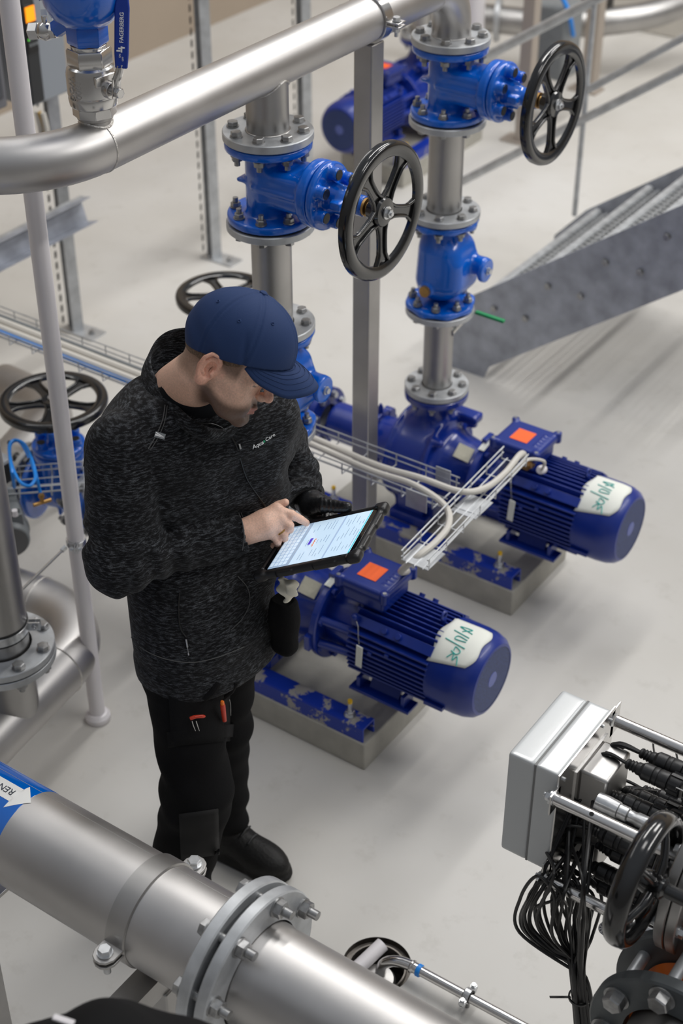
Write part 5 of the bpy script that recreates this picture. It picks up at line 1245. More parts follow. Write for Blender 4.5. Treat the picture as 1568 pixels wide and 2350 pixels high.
def lefthand_f(P, g=0.0):
    pc = q3(738, 1172, 3.575); d = d_cap(P, WL, pc, .030, .032)
    b0 = q3(712, 1163, 3.545); d = smin(d, d_cap(P, WL, b0, .026, .024), .015)
    t1 = onT(745, 1159, .020); t2 = onT(775, 1163, .013); t3 = onT(797, 1164, .010)
    d = smin(d, arc_cap(P, [b0, t1], .020, .0150), .012); d = smin(d, arc_cap(P, [t1, t2, t3], .0145, .0105), .006)
    U = lambda lx, ly, ln: T0 + TX * lx + TY * ly + TN * ln       # fingers fan out under the tablet
    for k, (lx, ly) in enumerate(((.055, .055), (.030, .02), (.0, .0), (-.035, .005))):
        kb = U(-.045 + .006 * (3 - k), .115 - .018 * k, -.040); km = U((lx - .045) / 2 + .012, (ly + .10) / 2, -.036); kt = U(lx, ly, -.027)
        d = smin(d, d_cap(P, pc, kb, .026, .014), .014); d = smin(d, arc_cap(P, [kb, km, kt], .0120, .0095), .004)
    e1 = U(.015, .112, -.030); e2 = U(.030, .108, -.008); d = smin(d, d_cap(P, U(-.02, .12, -.038), e1, .012, .011), .006); d = smin(d, d_cap(P, e1, U(.026, .104, -.002), .0105, .0085), .004)
    return d - g
def core_f(P):
    d = d_cap(P, SR, ER, .045, .036); d = np.minimum(d, forearm_f(P)); d = np.minimum(d, d_cap(P, SL, EL, .050, .042)); d = np.minimum(d, d_cap(P, EL, WL, .042, .028))
    d = smin(d, d_cap(P, (SR + SL) / 2 + A3((-.03, 0, -.08)), A3((-1.90, 2.13, 1.15)), .075, .07), .05); d = smin(d, d_cap(P, A3((-1.90, 2.13, 1.15)), (HR + HL) / 2 + A3((-.01, 0, 0)), .07, .08), .05); d = smin(d, d_cap(P, SR * .75 + SL * .25, SR * .25 + SL * .75, .05), .04)
    for H, K, A in ((HR, KR, AR), (HL, KL, AL)): d = smin(d, d_cap(P, H, K, .070, .050), .03); d = smin(d, d_cap(P, K, A, .052, .036), .02)
    return d
def merge(parts, name, m, fix=None):
    vs = []; fs = []; o = 0
    for v, f in parts: vs.append(v); fs.append(f + o); o += len(v)
    me = bpy.data.meshes.new(name); me.from_pydata(np.concatenate(vs).tolist(), [], np.concatenate(fs).tolist()); me.validate(); fixn(me); me.materials.append(m); me.shade_smooth()
    ob = bpy.data.objects.new(name, me); col.objects.link(ob); return ob
hv, hf_ = field(head_f, (-.16, -.12, -.20), (.14, .12, .16), .0020, 2.5); hv = toworld(hv)
rv, rf_ = field(lambda P: smin(hand_f(P), d_cap(P, ER * .3 + WR * .7, WR, .032, .028), .01), tuple(np.minimum(WR, FI[3]) - .13), tuple(np.maximum(WR, FI[3]) + .13), .0019)
lv_, lf_ = field(lefthand_f, tuple(WL - .20), tuple(WL + .26), .004)
cv_, cf_ = field(core_f, (-2.12, 1.78, .03), (-1.6, 2.62, 1.52), .012)
body = merge([(hv, hf_), (rv, rf_), (lv_, lf_), (cv_, cf_)], 'body', sk)
vcol(body, skin_cols); place(body)
md = body.modifiers.new('relax', 'SMOOTH'); md.factor = .4; md.iterations = 1
# finger nail of the index finger and the ring
nd = FI[3] - FI[2]; nd /= np.linalg.norm(nd); nup = A3(-FW + UP * .8); nup -= nd * (nup @ nd); nup /= np.linalg.norm(nup); ns_ = np.cross(nup, nd)
nc = FI[3] + nup * .0066 - nd * .001; vs = []; fs = []
for i in range(7):
    for j in range(7):
        u = (i - 3) / 3; v = (j - 3) / 3; vs.append(nc + nd * v * .0062 + ns_ * u * .0052 - nup * (.0028 * u * u + .0012 * v * v * (v > 0)))
for i in range(6):
    for j in range(6): fs.append((i * 7 + j, i * 7 + j + 1, (i + 1) * 7 + j + 1, (i + 1) * 7 + j))
no_ = obj('finger_nail', B().add(vs, fs), mat('nail', srgb(226, 176, 160), 0, .28)); place(no_); md = no_.modifiers.new('thick', 'SOLIDIFY'); md.thickness = .0006
rc = FRg[0] * .35 + FRg[1] * .65; rd = FRg[1] - FRg[0]; place(obj('finger_ring', B().ring(V(rc) - V(rd).normalized() * .002, V(rd), .0096, .0112, .0042, 40, .0008), mat('gold', srgb(214, 176, 110), 1, .22)))

# ---- glove on the left hand
glm = mat('black_nitrile', (.010, .0105, .012), 0, .34, bump=.35, bscale=130)
def glove_f(P):
    d = lefthand_f(P, .0022); a = (P - A3(ad(750, 1160, 3.5))) @ A3(R_); return d + .0010 * np.sin(a * 620) * np.exp(-((a) / .03) ** 2)
place(fobj('glove', glove_f, tuple(WL - .16), tuple(WL + .26), .0030, glm, None, 1))

# ---- cropped hair under the cap
hairm = mat('cropped_hair', srgb(74, 58, 46), 0, .75, color2=srgb(142, 116, 94), vscale=420, bump=.5, bscale=420)
def hair_f(P):
    A = P.copy(); A[:, 1] = np.abs(A[:, 1])
    d = d_ell(P, (-.008, 0, .052), (.0968, .0768, .0908)); lower = .004 + .020 * sstep(-.05, -.085, P[:, 0]) * -1.6 + .010 * sstep(.0, .04, P[:, 0])
    d = smax(d, (lower - P[:, 2]), .004); d = np.maximum(d, P[:, 0] - .046 + .25 * (P[:, 2] - .03))
    ear = d_ell(A, (-.008, .080, .002), (.024, .03, .036)); return np.maximum(d, -ear)
ho = fobj('hair', lambda Pw: hair_f(Pw), (-.12, -.10, -.06), (.08, .10, .12), .0028, hairm, None, 0, post=toworld); place(ho)

# ---- navy cap
capm = mat('navy_twill', srgb(34, 56, 98), 0, .72, bump=.15, bscale=900, spec=.3)
def rimz(P): return .032 + .27 * P[:, 0]
def cap_f(P):
    e = d_ell(P, (.004, 0, .062), (.113, .0885, .106)); f_ = d_ell(P, (.030, 0, .070), (.092, .080, .092)); e = smin(e, f_, .03)
    ang = np.arctan2(P[:, 1], P[:, 0] - .004)
    for k in range(3):
        a = k * PI / 3 + (.0 if k else 0); s_ = np.abs(-(P[:, 0] - .004) * math.sin(a) + P[:, 1] * math.cos(a)); e = e + .0016 * np.exp(-(s_ / .0022) ** 2) - .0012 * np.exp(-((s_ - .006) / .003) ** 2)
    e = e + .0012 * np.sin(P[:, 0] * 62 + P[:, 2] * 95) * sstep(.03, -.05, P[:, 0]) * sstep(.10, .05, P[:, 2])
    e = e + .003 * np.exp(-(((P[:, 0] - .040) + (P[:, 2] - .08) * .35) / .006) ** 2) * sstep(.12, .08, P[:, 2]) * (np.abs(P[:, 1]) > .03)
    inner = d_ell(P, (.004, 0, .055), (.103, .079, .095)); e = np.maximum(e, -inner)
    return np.maximum(e, rimz(P) - P[:, 2])
co_ = fobj('cap', cap_f, (-.13, -.11, -.02), (.14, .11, .19), .0024, capm, None, 1, post=toworld); place(co_)
bt = B().lathe([(0, .006), (.005, .0052), (.0085, .0025), (.0095, -.004)], (.006, 0, .1725), (0, 0, 1), 24, caps=False)
bo_ = obj('cap_button', bt, capm); bo_.data.transform(Matrix(((HM[0, 0], HM[0, 1], HM[0, 2], HO[0]), (HM[1, 0], HM[1, 1], HM[1, 2], HO[1]), (HM[2, 0], HM[2, 1], HM[2, 2], HO[2]), (0, 0, 0, 1)))); bo_.parent = co_
HMM = Matrix(((HM[0, 0], HM[0, 1], HM[0, 2], HO[0]), (HM[1, 0], HM[1, 1], HM[1, 2], HO[1]), (HM[2, 0], HM[2, 1], HM[2, 2], HO[2]), (0, 0, 0, 1)))
# brim: curved sheet between the front rim and a free outer edge that droops at the sides
outer = [(.056, -.078, .040), (.088, -.074, .026), (.122, -.058, .020), (.154, -.032, .018), (.178, -.002, .031), (.189, .028, .043), (.183, .056, .051), (.152, .077, .056), (.100, .078, .060)]
root = []
for a in (-55, -46, -34, -20, -3, 14, 30, 46, 60):
    a = math.radians(a); x = .006 + .112 * math.cos(a); root.append((x, .087 * math.sin(a), .032 + .27 * x + .003))
O2 = catmull(outer, 5); R2 = catmull(root, 5); vs = []; fs = []; NV = 10; NU = len(O2) - 1
for i in range(NU + 1):
    for j in range(NV + 1):
        v = j / NV; p = R2[i].lerp(O2[i], v); p.z += .009 * math.sin(PI * v) ; vs.append(p)
for i in range(NU):
    for j in range(NV): fs.append((i * (NV + 1) + j, (i + 1) * (NV + 1) + j, (i + 1) * (NV + 1) + j + 1, i * (NV + 1) + j + 1))
br = obj('cap_brim', B().add(vs, fs), capm, ang=80); br.data.transform(HMM); br.parent = co_
md = br.modifiers.new('thick', 'SOLIDIFY'); md.thickness = .003; md.offset = -1
for v in (.2, .35, .5, .65, .8):
    q_ = [R2[i].lerp(O2[i], v) + V((0, 0, .009 * math.sin(PI * v) + .0010)) for i in range(2, NU - 1)]
    st0 = obj('brim_stitching', B().tube(q_, .0006, 5), capm); st0.data.transform(HMM); st0.parent = br
# eyelets and brim stitching
ey = [(.052, -.066), (-.030, -.078), (.078, -.032), (.078, .032)]
def bvh_of(o):
    me = o.data; return BVHTree.FromPolygons([v.co.copy() for v in me.vertices], [tuple(p.vertices) for p in me.polygons])
cbv = bvh_of(co_)
for px_, py_ in ((549, 737), (626, 743), (501, 692)):
    h, nrm_, _, _ = cbv.ray_cast(CAM, ray(px_, py_).normalized())
    if h: e_ = obj('eyelet', B().lathe([(.0010, -.001), (.0016, .0012), (.0030, .0018), (.0042, .0)], h, nrm_, 20, caps=False), capm); e_.parent = co_
bbv = bvh_of(br)

# ---- fleece jacket
jm = bpy.data.materials.new('heather_fleece'); jm.use_nodes = True; n_ = jm.node_tree.nodes; L_ = jm.node_tree.links; pb = n_['Principled BSDF']
tcn = n_.new('ShaderNodeTexCoord')
def strk(scale, stretch, rot, p0, p1):
    mp = n_.new('ShaderNodeMapping'); mp.inputs['Scale'].default_value = stretch; mp.inputs['Rotation'].default_value = rot; L_.new(tcn.outputs['Object'], mp.inputs[0])
    t = n_.new('ShaderNodeTexNoise'); t.inputs['Scale'].default_value = scale; t.inputs['Detail'].default_value = 3; t.inputs['Roughness'].default_value = .6; L_.new(mp.outputs[0], t.inputs[0])
    r = n_.new('ShaderNodeMapRange'); r.inputs[1].default_value = p0; r.inputs[2].default_value = p1; L_.new(t.outputs['Fac'], r.inputs[0]); return r.outputs[0], t
a_, t1 = strk(230, (.30, .30, 1.5), (.1, .25, 0), .46, .72); b_2, t2 = strk(600, (1, 1, 1.6), (0, 0, 0), .35, .65); c_, t3 = strk(14, (1, 1, 1), (0, 0, 0), .3, .7)
m1 = n_.new('ShaderNodeMath'); m1.operation = 'MULTIPLY'; L_.new(a_, m1.inputs[0]); L_.new(b_2, m1.inputs[1])
m2 = n_.new('ShaderNodeMath'); m2.operation = 'MULTIPLY_ADD'; m2.inputs[1].default_value = .6; m2.inputs[2].default_value = .45; L_.new(c_, m2.inputs[0])
m3 = n_.new('ShaderNodeMath'); m3.operation = 'MULTIPLY'; L_.new(m1.outputs[0], m3.inputs[0]); L_.new(m2.outputs[0], m3.inputs[1])
r = n_.new('ShaderNodeMix'); r.data_type = 'RGBA'; r.inputs[6].default_value = (*srgb(20, 20, 22), 1); r.inputs[7].default_value = (*srgb(124, 128, 134), 1); L_.new(m3.outputs[0], r.inputs[0]); L_.new(r.outputs[2], pb.inputs['Base Color'])
pb.inputs['Roughness'].default_value = .9; pb.inputs['Specular IOR Level'].default_value = .15; pb.inputs['Sheen Weight'].default_value = .06
bpn = n_.new('ShaderNodeBump'); bpn.inputs['Strength'].default_value = .35; bpn.inputs['Distance'].default_value = .0015; L_.new(t2.outputs['Fac'], bpn.inputs['Height']); L_.new(bpn.outputs[0], pb.inputs['Normal'])
#            z     cx      cy     w(lateral) d(depth) yaw
TOR = np.array([(.82, -1.835, 2.10, .182, .135, -6), (.92, -1.840, 2.10, .184, .136, -6), (1.02, -1.865, 2.110, .172, .128, -8), (1.15, -1.900, 2.130, .160, .120, -12), (1.28, -1.905, 2.135, .178, .130, -17), (1.38, -1.895, 2.140, .185, .126, -20), (1.44, -1.900, 2.150, .160, .108, -20), (1.50, -1.915, 2.155, .115, .090, -20), (1.55, -1.92, 2.16, .085, .080, -20)])
def torso_f(P, g=0.0, zlo=.815, zhi=1.50):
    z = P[:, 2]; I = lambda k: np.interp(z, TOR[:, 0], TOR[:, k]); yw = np.radians(I(5)); x = P[:, 0] - I(1); y = P[:, 1] - I(2)
    a = x * np.cos(yw) + y * np.sin(yw); b = -x * np.sin(yw) + y * np.cos(yw); w_ = I(3) + g; dd = I(4) + g
    e = (np.abs(a / dd) ** 2.3 + np.abs(b / w_) ** 2.3) ** (1 / 2.3); d = (e - 1) * np.minimum(w_, dd)
    return smax(smax(d, z - zhi, .03), zlo - z, .012)
def folds_arm(P, a, b, amp, fr, ph=0.0, spread=.6, at=.9):
    ab = b - a; L = np.linalg.norm(ab); t = (P - a) @ ab / (L * L); u = ab / L; q = P - a - t[:, None] * ab; s_ = q @ A3((.6, -.7, .35))
    return amp * np.sin(t * fr + ph + s_ * 26) * np.exp(-((t - at) / spread) ** 2)
def jacket_f(P):
    d = torso_f(P)
    d = smin(d, d_cap(P, SR * .80 + SL * .20, SR, .082, .078), .05)
    d = smin(d, d_cap(P, SL * .80 + SR * .20, SL, .080, .074), .05)
    d = smin(d, d_ell(P, (-2.005, 2.12, 1.31), (.09, .13, .16)), .06)
    ru = smin(d_cap(P, SR, ER, .080, .064), d_cap(P, SR, SR * .5 + ER * .5, .082, .076), .02) + folds_arm(P, SR, ER, .0050, 26, 0, .30, .86)
    CR = ER + (WR - ER) * .97
    rf2 = d_cap(P, ER, CR, .064, .0425) + folds_arm(P, ER, WR, .0060, 32, 1.0, .35, .15)
    au = (WR - ER) / np.linalg.norm(WR - ER); tcut = (P - CR) @ au; rf2 = smin(rf2, d_cyl(P, CR - au * .030, CR, .0455, .004), .004); rf2 = np.maximum(rf2, tcut - .002)
    arm = smin(ru, rf2, .035)
    d = smin(d, arm, .004)
    lu = d_cap(P, SL, EL, .076, .062) + folds_arm(P, SL, EL, .004, 26, 2, .4, .8); CL = EL + (WL - EL) * .98
    lf2 = d_cap(P, EL, CL, .064, .045) + folds_arm(P, EL, WL, .0035, 40, 1.0, .6, .7); tc2 = (P - CL) @ ((WL - EL) / np.linalg.norm(WL - EL)); lf2 = np.maximum(lf2, tc2 - .002)
    larm = smin(lu, lf2, .03); d = smin(d, larm, .018)
    d = smin(d, d_cap(P, A3((-1.815, 2.26, 1.28)), A3((-1.805, 2.22, 1.05)), .088, .080), .05)
    # soft body folds: diagonal pulls over chest and belly
    q = P - A3((-1.87, 2.12, 1.2)); s1 = q @ A3((.30, -.55, .78)); s2 = q @ A3((-.1, .75, .65))
    m = sstep(.20, .0, np.abs(q[:, 2])); d = d + .0062 * np.sin(s1 * 44 + 2.2 * np.sin(s2 * 14)) * m + .0022 * np.sin(s2 * 88 + s1 * 20) * m
    d = d - .003 * sstep(.880, .862, P[:, 2])                       # hem band
    # openings: neck hole
    nk = d_cap(P, A3((-1.925, 2.165, 1.43)), A3((-1.895, 2.155, 1.58)), .072, .085); d = smax(d, -nk, .012)
    # hollow cuffs
    d = np.maximum(d, -d_cyl(P, CR - (WR - ER) * .03, CR + (WR - ER) * .2, .037)); return d
jk = fobj('jacket', jacket_f, (-2.22, 1.78, .80), (-1.55, 2.66, 1.62), .0052, jm, None, 2); place(jk)
jb = bvh_of(jk)
def jhit(x, y, off=.001):
    h, nr, _, _ = jb.ray_cast(CAM, ray(x, y).normalized()); return (None, None) if h is None else (h + nr * off, nr)
def seam(name, pts, r, m, parent=None, k=5, off=.001):
    P = [jhit(x, y, off)[0] for x, y in pts]; P = [p for p in P if p is not None]; P = [p for i, p in enumerate(P) if i == 0 or (p - P[i - 1]).length < .09]
    o = obj(name, B().tube(catmull(P, k), r, 8), m, None); place(o); return o
# collar: standing ring of fleece, open at the front
rim = [az(446, 752, 1.575), az(392, 757, 1.57), az(358, 783, 1.555), az(346, 824, 1.535), az(358, 865, 1.522), az(389, 910, 1.512), az(450, 967, 1.490), az(508, 984, 1.452)]
cen = V((-1.915, 2.165, 1.50)); far_ = [az(552, 962, 1.450), az(585, 925, 1.470), az(588, 872, 1.50), az(540, 812, 1.545), az(498, 768, 1.57)]
rim = rim + far_
base = []
for p in rim:
    d_ = p - cen; d_.z = 0; d_.normalize(); h, nr, _, _ = jb.ray_cast(cen + d_ * .30 + V((0, 0, p.z - cen.z - .045)), -d_)
    kf = len(base); front, oo, dz_ = {3: (.4, .020, .06), 4: (1, .020, .048), 5: (1, .018, .040), 6: (1, .012, .034), 7: (1, -.012, .040)}.get(kf, (0, 0, .095) if kf < 3 else (1, -.030, .060)); q = (cen + d_ * .098).lerp(p + d_ * oo, front); q.z = p.z - dz_; base.append(q)
R2 = catmull(rim, 6, True); B2 = catmull(base, 6, True); vs = []; fs = []; n = len(R2); K = 6
for i in range(n):
    c = R2[i] - cen; c.z = 0; c.normalize()
    for k in range(K + 1):
        t_ = k / K; vs.append(B2[i].lerp(R2[i], t_) + c * (.012 * math.sin(t_ * PI)))
for i in range(n):
    j = (i + 1) % n
    for k in range(K): fs.append((i * (K + 1) + k, j * (K + 1) + k, j * (K + 1) + k + 1, i * (K + 1) + k + 1))
cl = obj('collar', B().add(vs, fs), jm, ang=80); place(cl); md = cl.modifiers.new('thick', 'SOLIDIFY'); md.thickness = .007; md.offset = 0; md = cl.modifiers.new('smooth', 'SUBSURF'); md.levels = 1; md.render_levels = 1
shirtm = mat('black_shirt', (.008, .009, .012), 0, .85, spec=.2)
us = fobj('undershirt', lambda P: smax(d_cap(P, A3((-1.925, 2.165, 1.40)), A3((-1.868, 2.150, 1.512)), .086, .076), -d_cap(P, A3((-1.905, 2.16, 1.47)), A3((-1.83, 2.14, 1.60)), .066, .070), .004), (-2.04, 2.04, 1.33), (-1.76, 2.28, 1.62), .005, shirtm, None, 1); place(us)
stm = mat('grey_stitching', srgb(84, 84, 84), 0, .8)
zp_ = mat('black_zip', (.006, .006, .006), 0, .35)
seam('zip', [(452, 972), (490, 974), (520, 990), (541, 1020), (553, 1060), (566, 1098), (590, 1135), (612, 1168), (628, 1200)], .0016, zp_)
zpl = seam('zip_puller', [(549, 1018), (552, 1030)], .0022, zinc_b)
seam('seam', [(379, 930), (373, 965), (358, 1000), (340, 1030)], .0011, stm); seam('seam', [(384, 932), (378, 968), (364, 1002), (345, 1033)], .0009, stm)
seam('seam', [(205, 1000), (196, 1040), (193, 1070)], .0010, stm)
seam('seam', [(548, 1178), (556, 1200), (560, 1230), (556, 1262)], .0014, stm); seam('seam', [(553, 1176), (561, 1200), (565, 1230), (561, 1262)], .0010, stm)
seam('hem_seam', [(302, 1462), (330, 1490), (380, 1512), (440, 1520), (500, 1508), (560, 1484), (620, 1446)], .0011, stm)
seam('pocket_seam', [(545, 1322), (568, 1350), (572, 1385), (555, 1420), (530, 1445)], .0010, stm)
pz = seam('pocket_zip', [(412, 1360), (410, 1400), (414, 1440), (428, 1462)], .0020, zp_)
zz = B(); h1 = jhit(427, 1466, .003)[0]; h2 = jhit(430, 1484, .004)[0]; h3 = jhit(433, 1502, .004)[0]
zz.tube([h1, h2], .0022, 8); zz.tube([h2, h2 * .3 + h3 * .7], .0008, 6); zz.tube([h2 * .3 + h3 * .7, h3], .0020, 8); place(obj('zip_puller', zz, zinc_b))
# small woven loop label on the seam
lh, ln = jhit(366, 1000, .002); lx_ = V((.85, .45, -.25)).normalized(); Ml = frame(lh, lx_, None, ln)
lo_ = obj('loop_label', B().add([Ml @ V(v) for v in ((-.010, -.006, 0), (.012, -.006, .001), (.012, .006, .001), (-.010, .006, 0), (-.010, -.006, .002), (.012, -.006, .003), (.012, .006, .003), (-.010, .006, .002))], [(0, 1, 2, 3), (4, 5, 6, 7), (0, 1, 5, 4), (1, 2, 6, 5), (2, 3, 7, 6), (3, 0, 4, 7)]), greyc, smooth=False); place(lo_)
mk = B(); [mk.add([Ml @ V(v) for v in ((x0, y0, .0034), (x1, y1, .0034), (x1, y1 + .0022, .0034), (x0, y0 + .0022, .0034))], [(0, 1, 2, 3)]) for x0, y0, x1, y1 in ((-.009, .003, .010, -.003), (-.009, -.003, .010, -.003), (-.009, -.001, .010, -.0032))]
o_ = obj('woven_mark', mk, whitetx, smooth=False); o_.parent = lo_
# chest print following the cloth
def print_on(txt, x0, y0, x1, y1, size, m, bold=True):
    a, na = jhit(x0, y0, 0); b, nb = jhit(x1, y1, 0)
    X_ = (b - a).normalized(); Nn = (na + nb).normalized(); Nn = (Nn - X_ * Nn.dot(X_)).normalized(); M = frame((a + b) / 2, X_, None, Nn)
    tb = text_mb(txt, size, M, 0, bold); out = []
    L = (b - a).length; xs = [(M.inverted() @ v).x for v in tb.v]; k_ = L / (max(xs) - min(xs)); cx = (max(xs) + min(xs)) / 2
    for v in tb.v:
        l = M.inverted() @ v; w3 = M @ V(((l.x - cx) * k_, l.y * k_, .03)); h, nr, _, _ = jb.ray_cast(w3, -Nn); out.append((h + Nn * .0038) if h else w3)
    tb.v = out; o = obj('chest_print', tb, m, smooth=False, ang=30); return place(o)
greenp = mat('green_print', srgb(20, 170, 120), 0, .5)
print_on('Aqua', 577, 1026, 603, 1013, .03, whitetx); print_on('&', 602, 1013, 607, 1010, .02, greenp); print_on('Care', 608, 1009, 629, 995, .03, whitetx)

# ---- work trousers
tm = mat('black_work_cloth', (.005, .005, .0055), 0, .88, spec=.15, var=.25, vscale=9, bump=.25, bscale=260)
def trousers_f(P):
    d = torso_f(P, -.006, .80, 1.0)
    d = smin(d, d_cap(P, (HR + HL) / 2 + A3((0, 0, -.02)), (HR + HL) / 2 + A3((0, 0, .0)), .098, .095), .04)
    for H, K, A_, s_ in ((HR, KR, AR, 0), (HL, KL, AL, 1.7)):
        th = d_cap(P, H, K, .092 - .004 * (s_ > 0), .080 - .010 * (s_ > 0)); A2 = A_ + A3((0, 0, .04)); sh = d_cap(P, K, A2, .082 - .012 * (s_ > 0), .078 - .016 * (s_ > 0)); 
        q = P - K; th = th + .005 * np.sin(q[:, 2] * 60 + q[:, 0] * 30 + s_) * np.exp(-(q[:, 2] / .16) ** 2); sh = sh + .006 * np.sin(P[:, 2] * 58 + P[:, 1] * 32 + s_) * sstep(.42, .10, P[:, 2]) + .004 * np.sin(q[:, 2] * 70 - q[:, 0] * 40) * np.exp(-(q[:, 2] / .12) ** 2)
        leg = smin(th, sh, .03); leg = np.maximum(leg, .055 - P[:, 2]); d = smin(d, leg, .02)
    return np.maximum(d, P[:, 2] - .895)
tr_o = fobj('trousers', trousers_f, (-2.08, 1.76, .03), (-1.55, 2.36, 1.06), .0075, tm, None, 1); place(tr_o)
tbv = bvh_of(tr_o)
def thit(x, y, off=.001):
    h, nr, _, _ = tbv.ray_cast(CAM, ray(x, y).normalized()); return (None, None) if h is None else (h + nr * off, nr)
def patch(name, poly, th, m, n=8):
    """cloth patch lying on the trousers, outlined by points on their surface"""
    (x0, y0), (x1, y1), (x2, y2), (x3, y3) = poly; vs = []; fs = []
    for i in range(n + 1):
        for j in range(n + 1):
            u = i / n; v = j / n; x = (x0 * (1 - u) + x1 * u) * (1 - v) + (x3 * (1 - u) + x2 * u) * v; y = (y0 * (1 - u) + y1 * u) * (1 - v) + (y3 * (1 - u) + y2 * u) * v
            h, _ = thit(x, y, .003); vs.append(h if h else ad(x, y, 3.5))
    for i in range(n):
        for j in range(n): fs.append((i * (n + 1) + j, (i + 1) * (n + 1) + j, (i + 1) * (n + 1) + j + 1, i * (n + 1) + j + 1))
    o = obj(name, B().add(vs, fs), m, ang=80); place(o); md = o.modifiers.new('thick', 'SOLIDIFY'); md.thickness = th; md.offset = 1; return o
tm2 = mat('black_pocket_cloth', (.0075, .0075, .008), 0, .85, spec=.15, bump=.3, bscale=200)
tp = patch('thigh_pocket', [(388, 1592), (528, 1580), (528, 1700), (394, 1712)], .006, tm2); patch('pocket_band', [(384, 1680), (536, 1660), (534, 1690), (388, 1715)], .010, tm2)
patch('knee_patch', [(412, 1868), (500, 1856), (502, 1960), (416, 1972)], .003, mat('worn_knee_cloth', srgb(14, 13, 13), 0, .85, var=.3, vscale=22))
hp0 = A3(az(668, 1400, .98)); 
def hol_f(P): q = P - hp0; return smax(d_box(P, hp0 + A3((-.02, 0.0, -.05)), (.034, .030, .085), None, .026), -d_box(P, hp0 + A3((-.02, 0, .045)), (.020, .016, .03), None, .01), .006) + .003 * np.sin(q[:, 2] * 50)
place(fobj('holster_pocket', hol_f, tuple(hp0 - .20), tuple(hp0 + .16), .006, tm, None, 1))
# loose tool pocket flaps at the hip
for a, b_ in (((498, 1562), (468, 1600)), ((538, 1560), (506, 1600))):
    h1, n1 = thit(*a, .006); h2, n2 = thit(*b_, .004)
    if h1 and h2: place(obj('tool_strap', B().tube([h1, h1.lerp(h2, .5) + n1 * .006, h2], .009, 10), tm2))
bm_ = mat('black_boot_leather', (.010, .0095, .009), 0, .55, bump=.4, bscale=120, spec=.3)
for nm, A_, ang in (('boot', AR, -4), ('boot', AL, 3)):
    ca, sa = math.cos(math.radians(ang)), math.sin(math.radians(ang)); F_ = A3((ca, sa, 0)); S2 = A3((-sa, ca, 0)); g = A3((A_[0], A_[1], 0)); Rm = np.array([F_, S2, [0, 0, 1]]).T
    def boot_f(P):
        d = d_cap(P, g + F_ * .0 + A3((0, 0, .05)), g + A3((0, 0, .18)), .048, .050)
        d = smin(d, d_ell(P, g + F_ * .115 + A3((0, 0, .045)), (.085, .050, .045), Rm), .035); d = smin(d, d_cap(P, g + F_ * .02 + A3((0, 0, .08)), g + F_ * .13 + A3((0, 0, .045)), .045, .036), .02)
        d = smin(d, d_ell(P, g - F_ * .03 + A3((0, 0, .045)), (.05, .042, .045), Rm), .02)
        so = np.minimum(d_box(P, g + F_ * .06 + A3((0, 0, .014)), (.125, .045, .015), Rm, .012), d_ell(P, g + F_ * .13 + A3((0, 0, .018)), (.078, .054, .020), Rm)); d = smin(d, so, .004)
        return np.maximum(d, .001 - P[:, 2])
    bo = fobj(nm, boot_f, tuple(g + A3((-.16, -.14, -.01))), tuple(g + A3((.28, .14, .25))), .006, bm_, None, 1); place(bo)
    lc = B()
    for i in range(5): c = g + F_ * (.045 + .022 * i) + A3((0, 0, .135 - .017 * i)); lc.tube([V(c - S2 * .022), V(c + A3((0, 0, .006))), V(c + S2 * .022)], .0028, 6)
    place(obj('laces', lc, cableb))

# ---- things he carries
def held(name, b, m, label, cat): return tag(obj(name, b, m), label, cat)
a, _ = thit(502, 1640, .014); c, _ = thit(503, 1598, .016)
dd_ = (c - a).normalized(); pn = thing('marker_pen', 'orange and red marker pen sticking out of the thigh pocket', 'pen', loc=tuple(a))
redm = mat('red_plastic', srgb(200, 58, 34), 0, .4); orm = mat('orange_plastic', srgb(240, 120, 30), 0, .4)
obj('barrel', B().lathe([(.0050, -.02), (.0055, .0), (.0062, (c - a).length * .72), (.0050, (c - a).length * .80)], (0, 0, 0), dd_, 20), redm, pn); obj('push_button', B().lathe([(.0040, 0), (.0046, .002), (.0046, .010), (.003, .013)], dd_ * ((c - a).length * .79), dd_, 16), orm, pn)
a, nn = thit(436, 1642, .014); c, _ = thit(464, 1638, .014); e1, _ = thit(440, 1652, .010); e2, _ = thit(448, 1672, .008)
st_ = thing('snips', 'small red-handled snips with bare metal blades in the thigh pocket', 'hand tool', loc=tuple(a))
pp = lambda v: V(v) - a
obj('handle', B().tube(catmull([pp(a), pp(thit(446, 1636, .016)[0]), pp(c)], 4), [.0045] * 4 + [.004] * 4 + [.0022], 10), redm, st_); obj('handle', B().tube([pp(thit(437, 1640, .018)[0]), pp(thit(444, 1634, .019)[0]), pp(thit(458, 1633, .018)[0])], .0018, 8), redm, st_)
for x in (439, 447): obj('blade', B().tube([pp(thit(x, 1648, .014)[0]), pp(thit(x + 3, 1660, .013)[0]), pp(thit(x + 8, 1673, .010)[0])], [.0011, .0011, .0007], 8), steel_b, st_)
clp = tag(obj('pen_clip', B().tube(catmull([thit(516, 1600, .014)[0], thit(522, 1592, .014)[0], thit(526, 1604, .014)[0], thit(527, 1636, .010)[0]], 4), .0009, 6), zinc), 'thin steel clip on the pocket edge right of the red pen', 'clip')
# crumpled white tissue in the hip pocket
hc = A3(az(661, 1352, 1.06))
def tis_f(P): q = P - hc; return d_ell(P, hc, (.020, .017, .026)) + .0060 * np.sin(q[:, 0] * 190 + 3 * np.sin(q[:, 2] * 90)) + .0045 * np.sin(q[:, 2] * 230 + q[:, 1] * 120)
tg_ = tag(fobj('tissue', tis_f, tuple(hc - .05), tuple(hc + .05), .0026, mat('tissue_paper', srgb(232, 228, 212), 0, .9)), 'crumpled white tissue sticking out of the hip pocket', 'tissue')

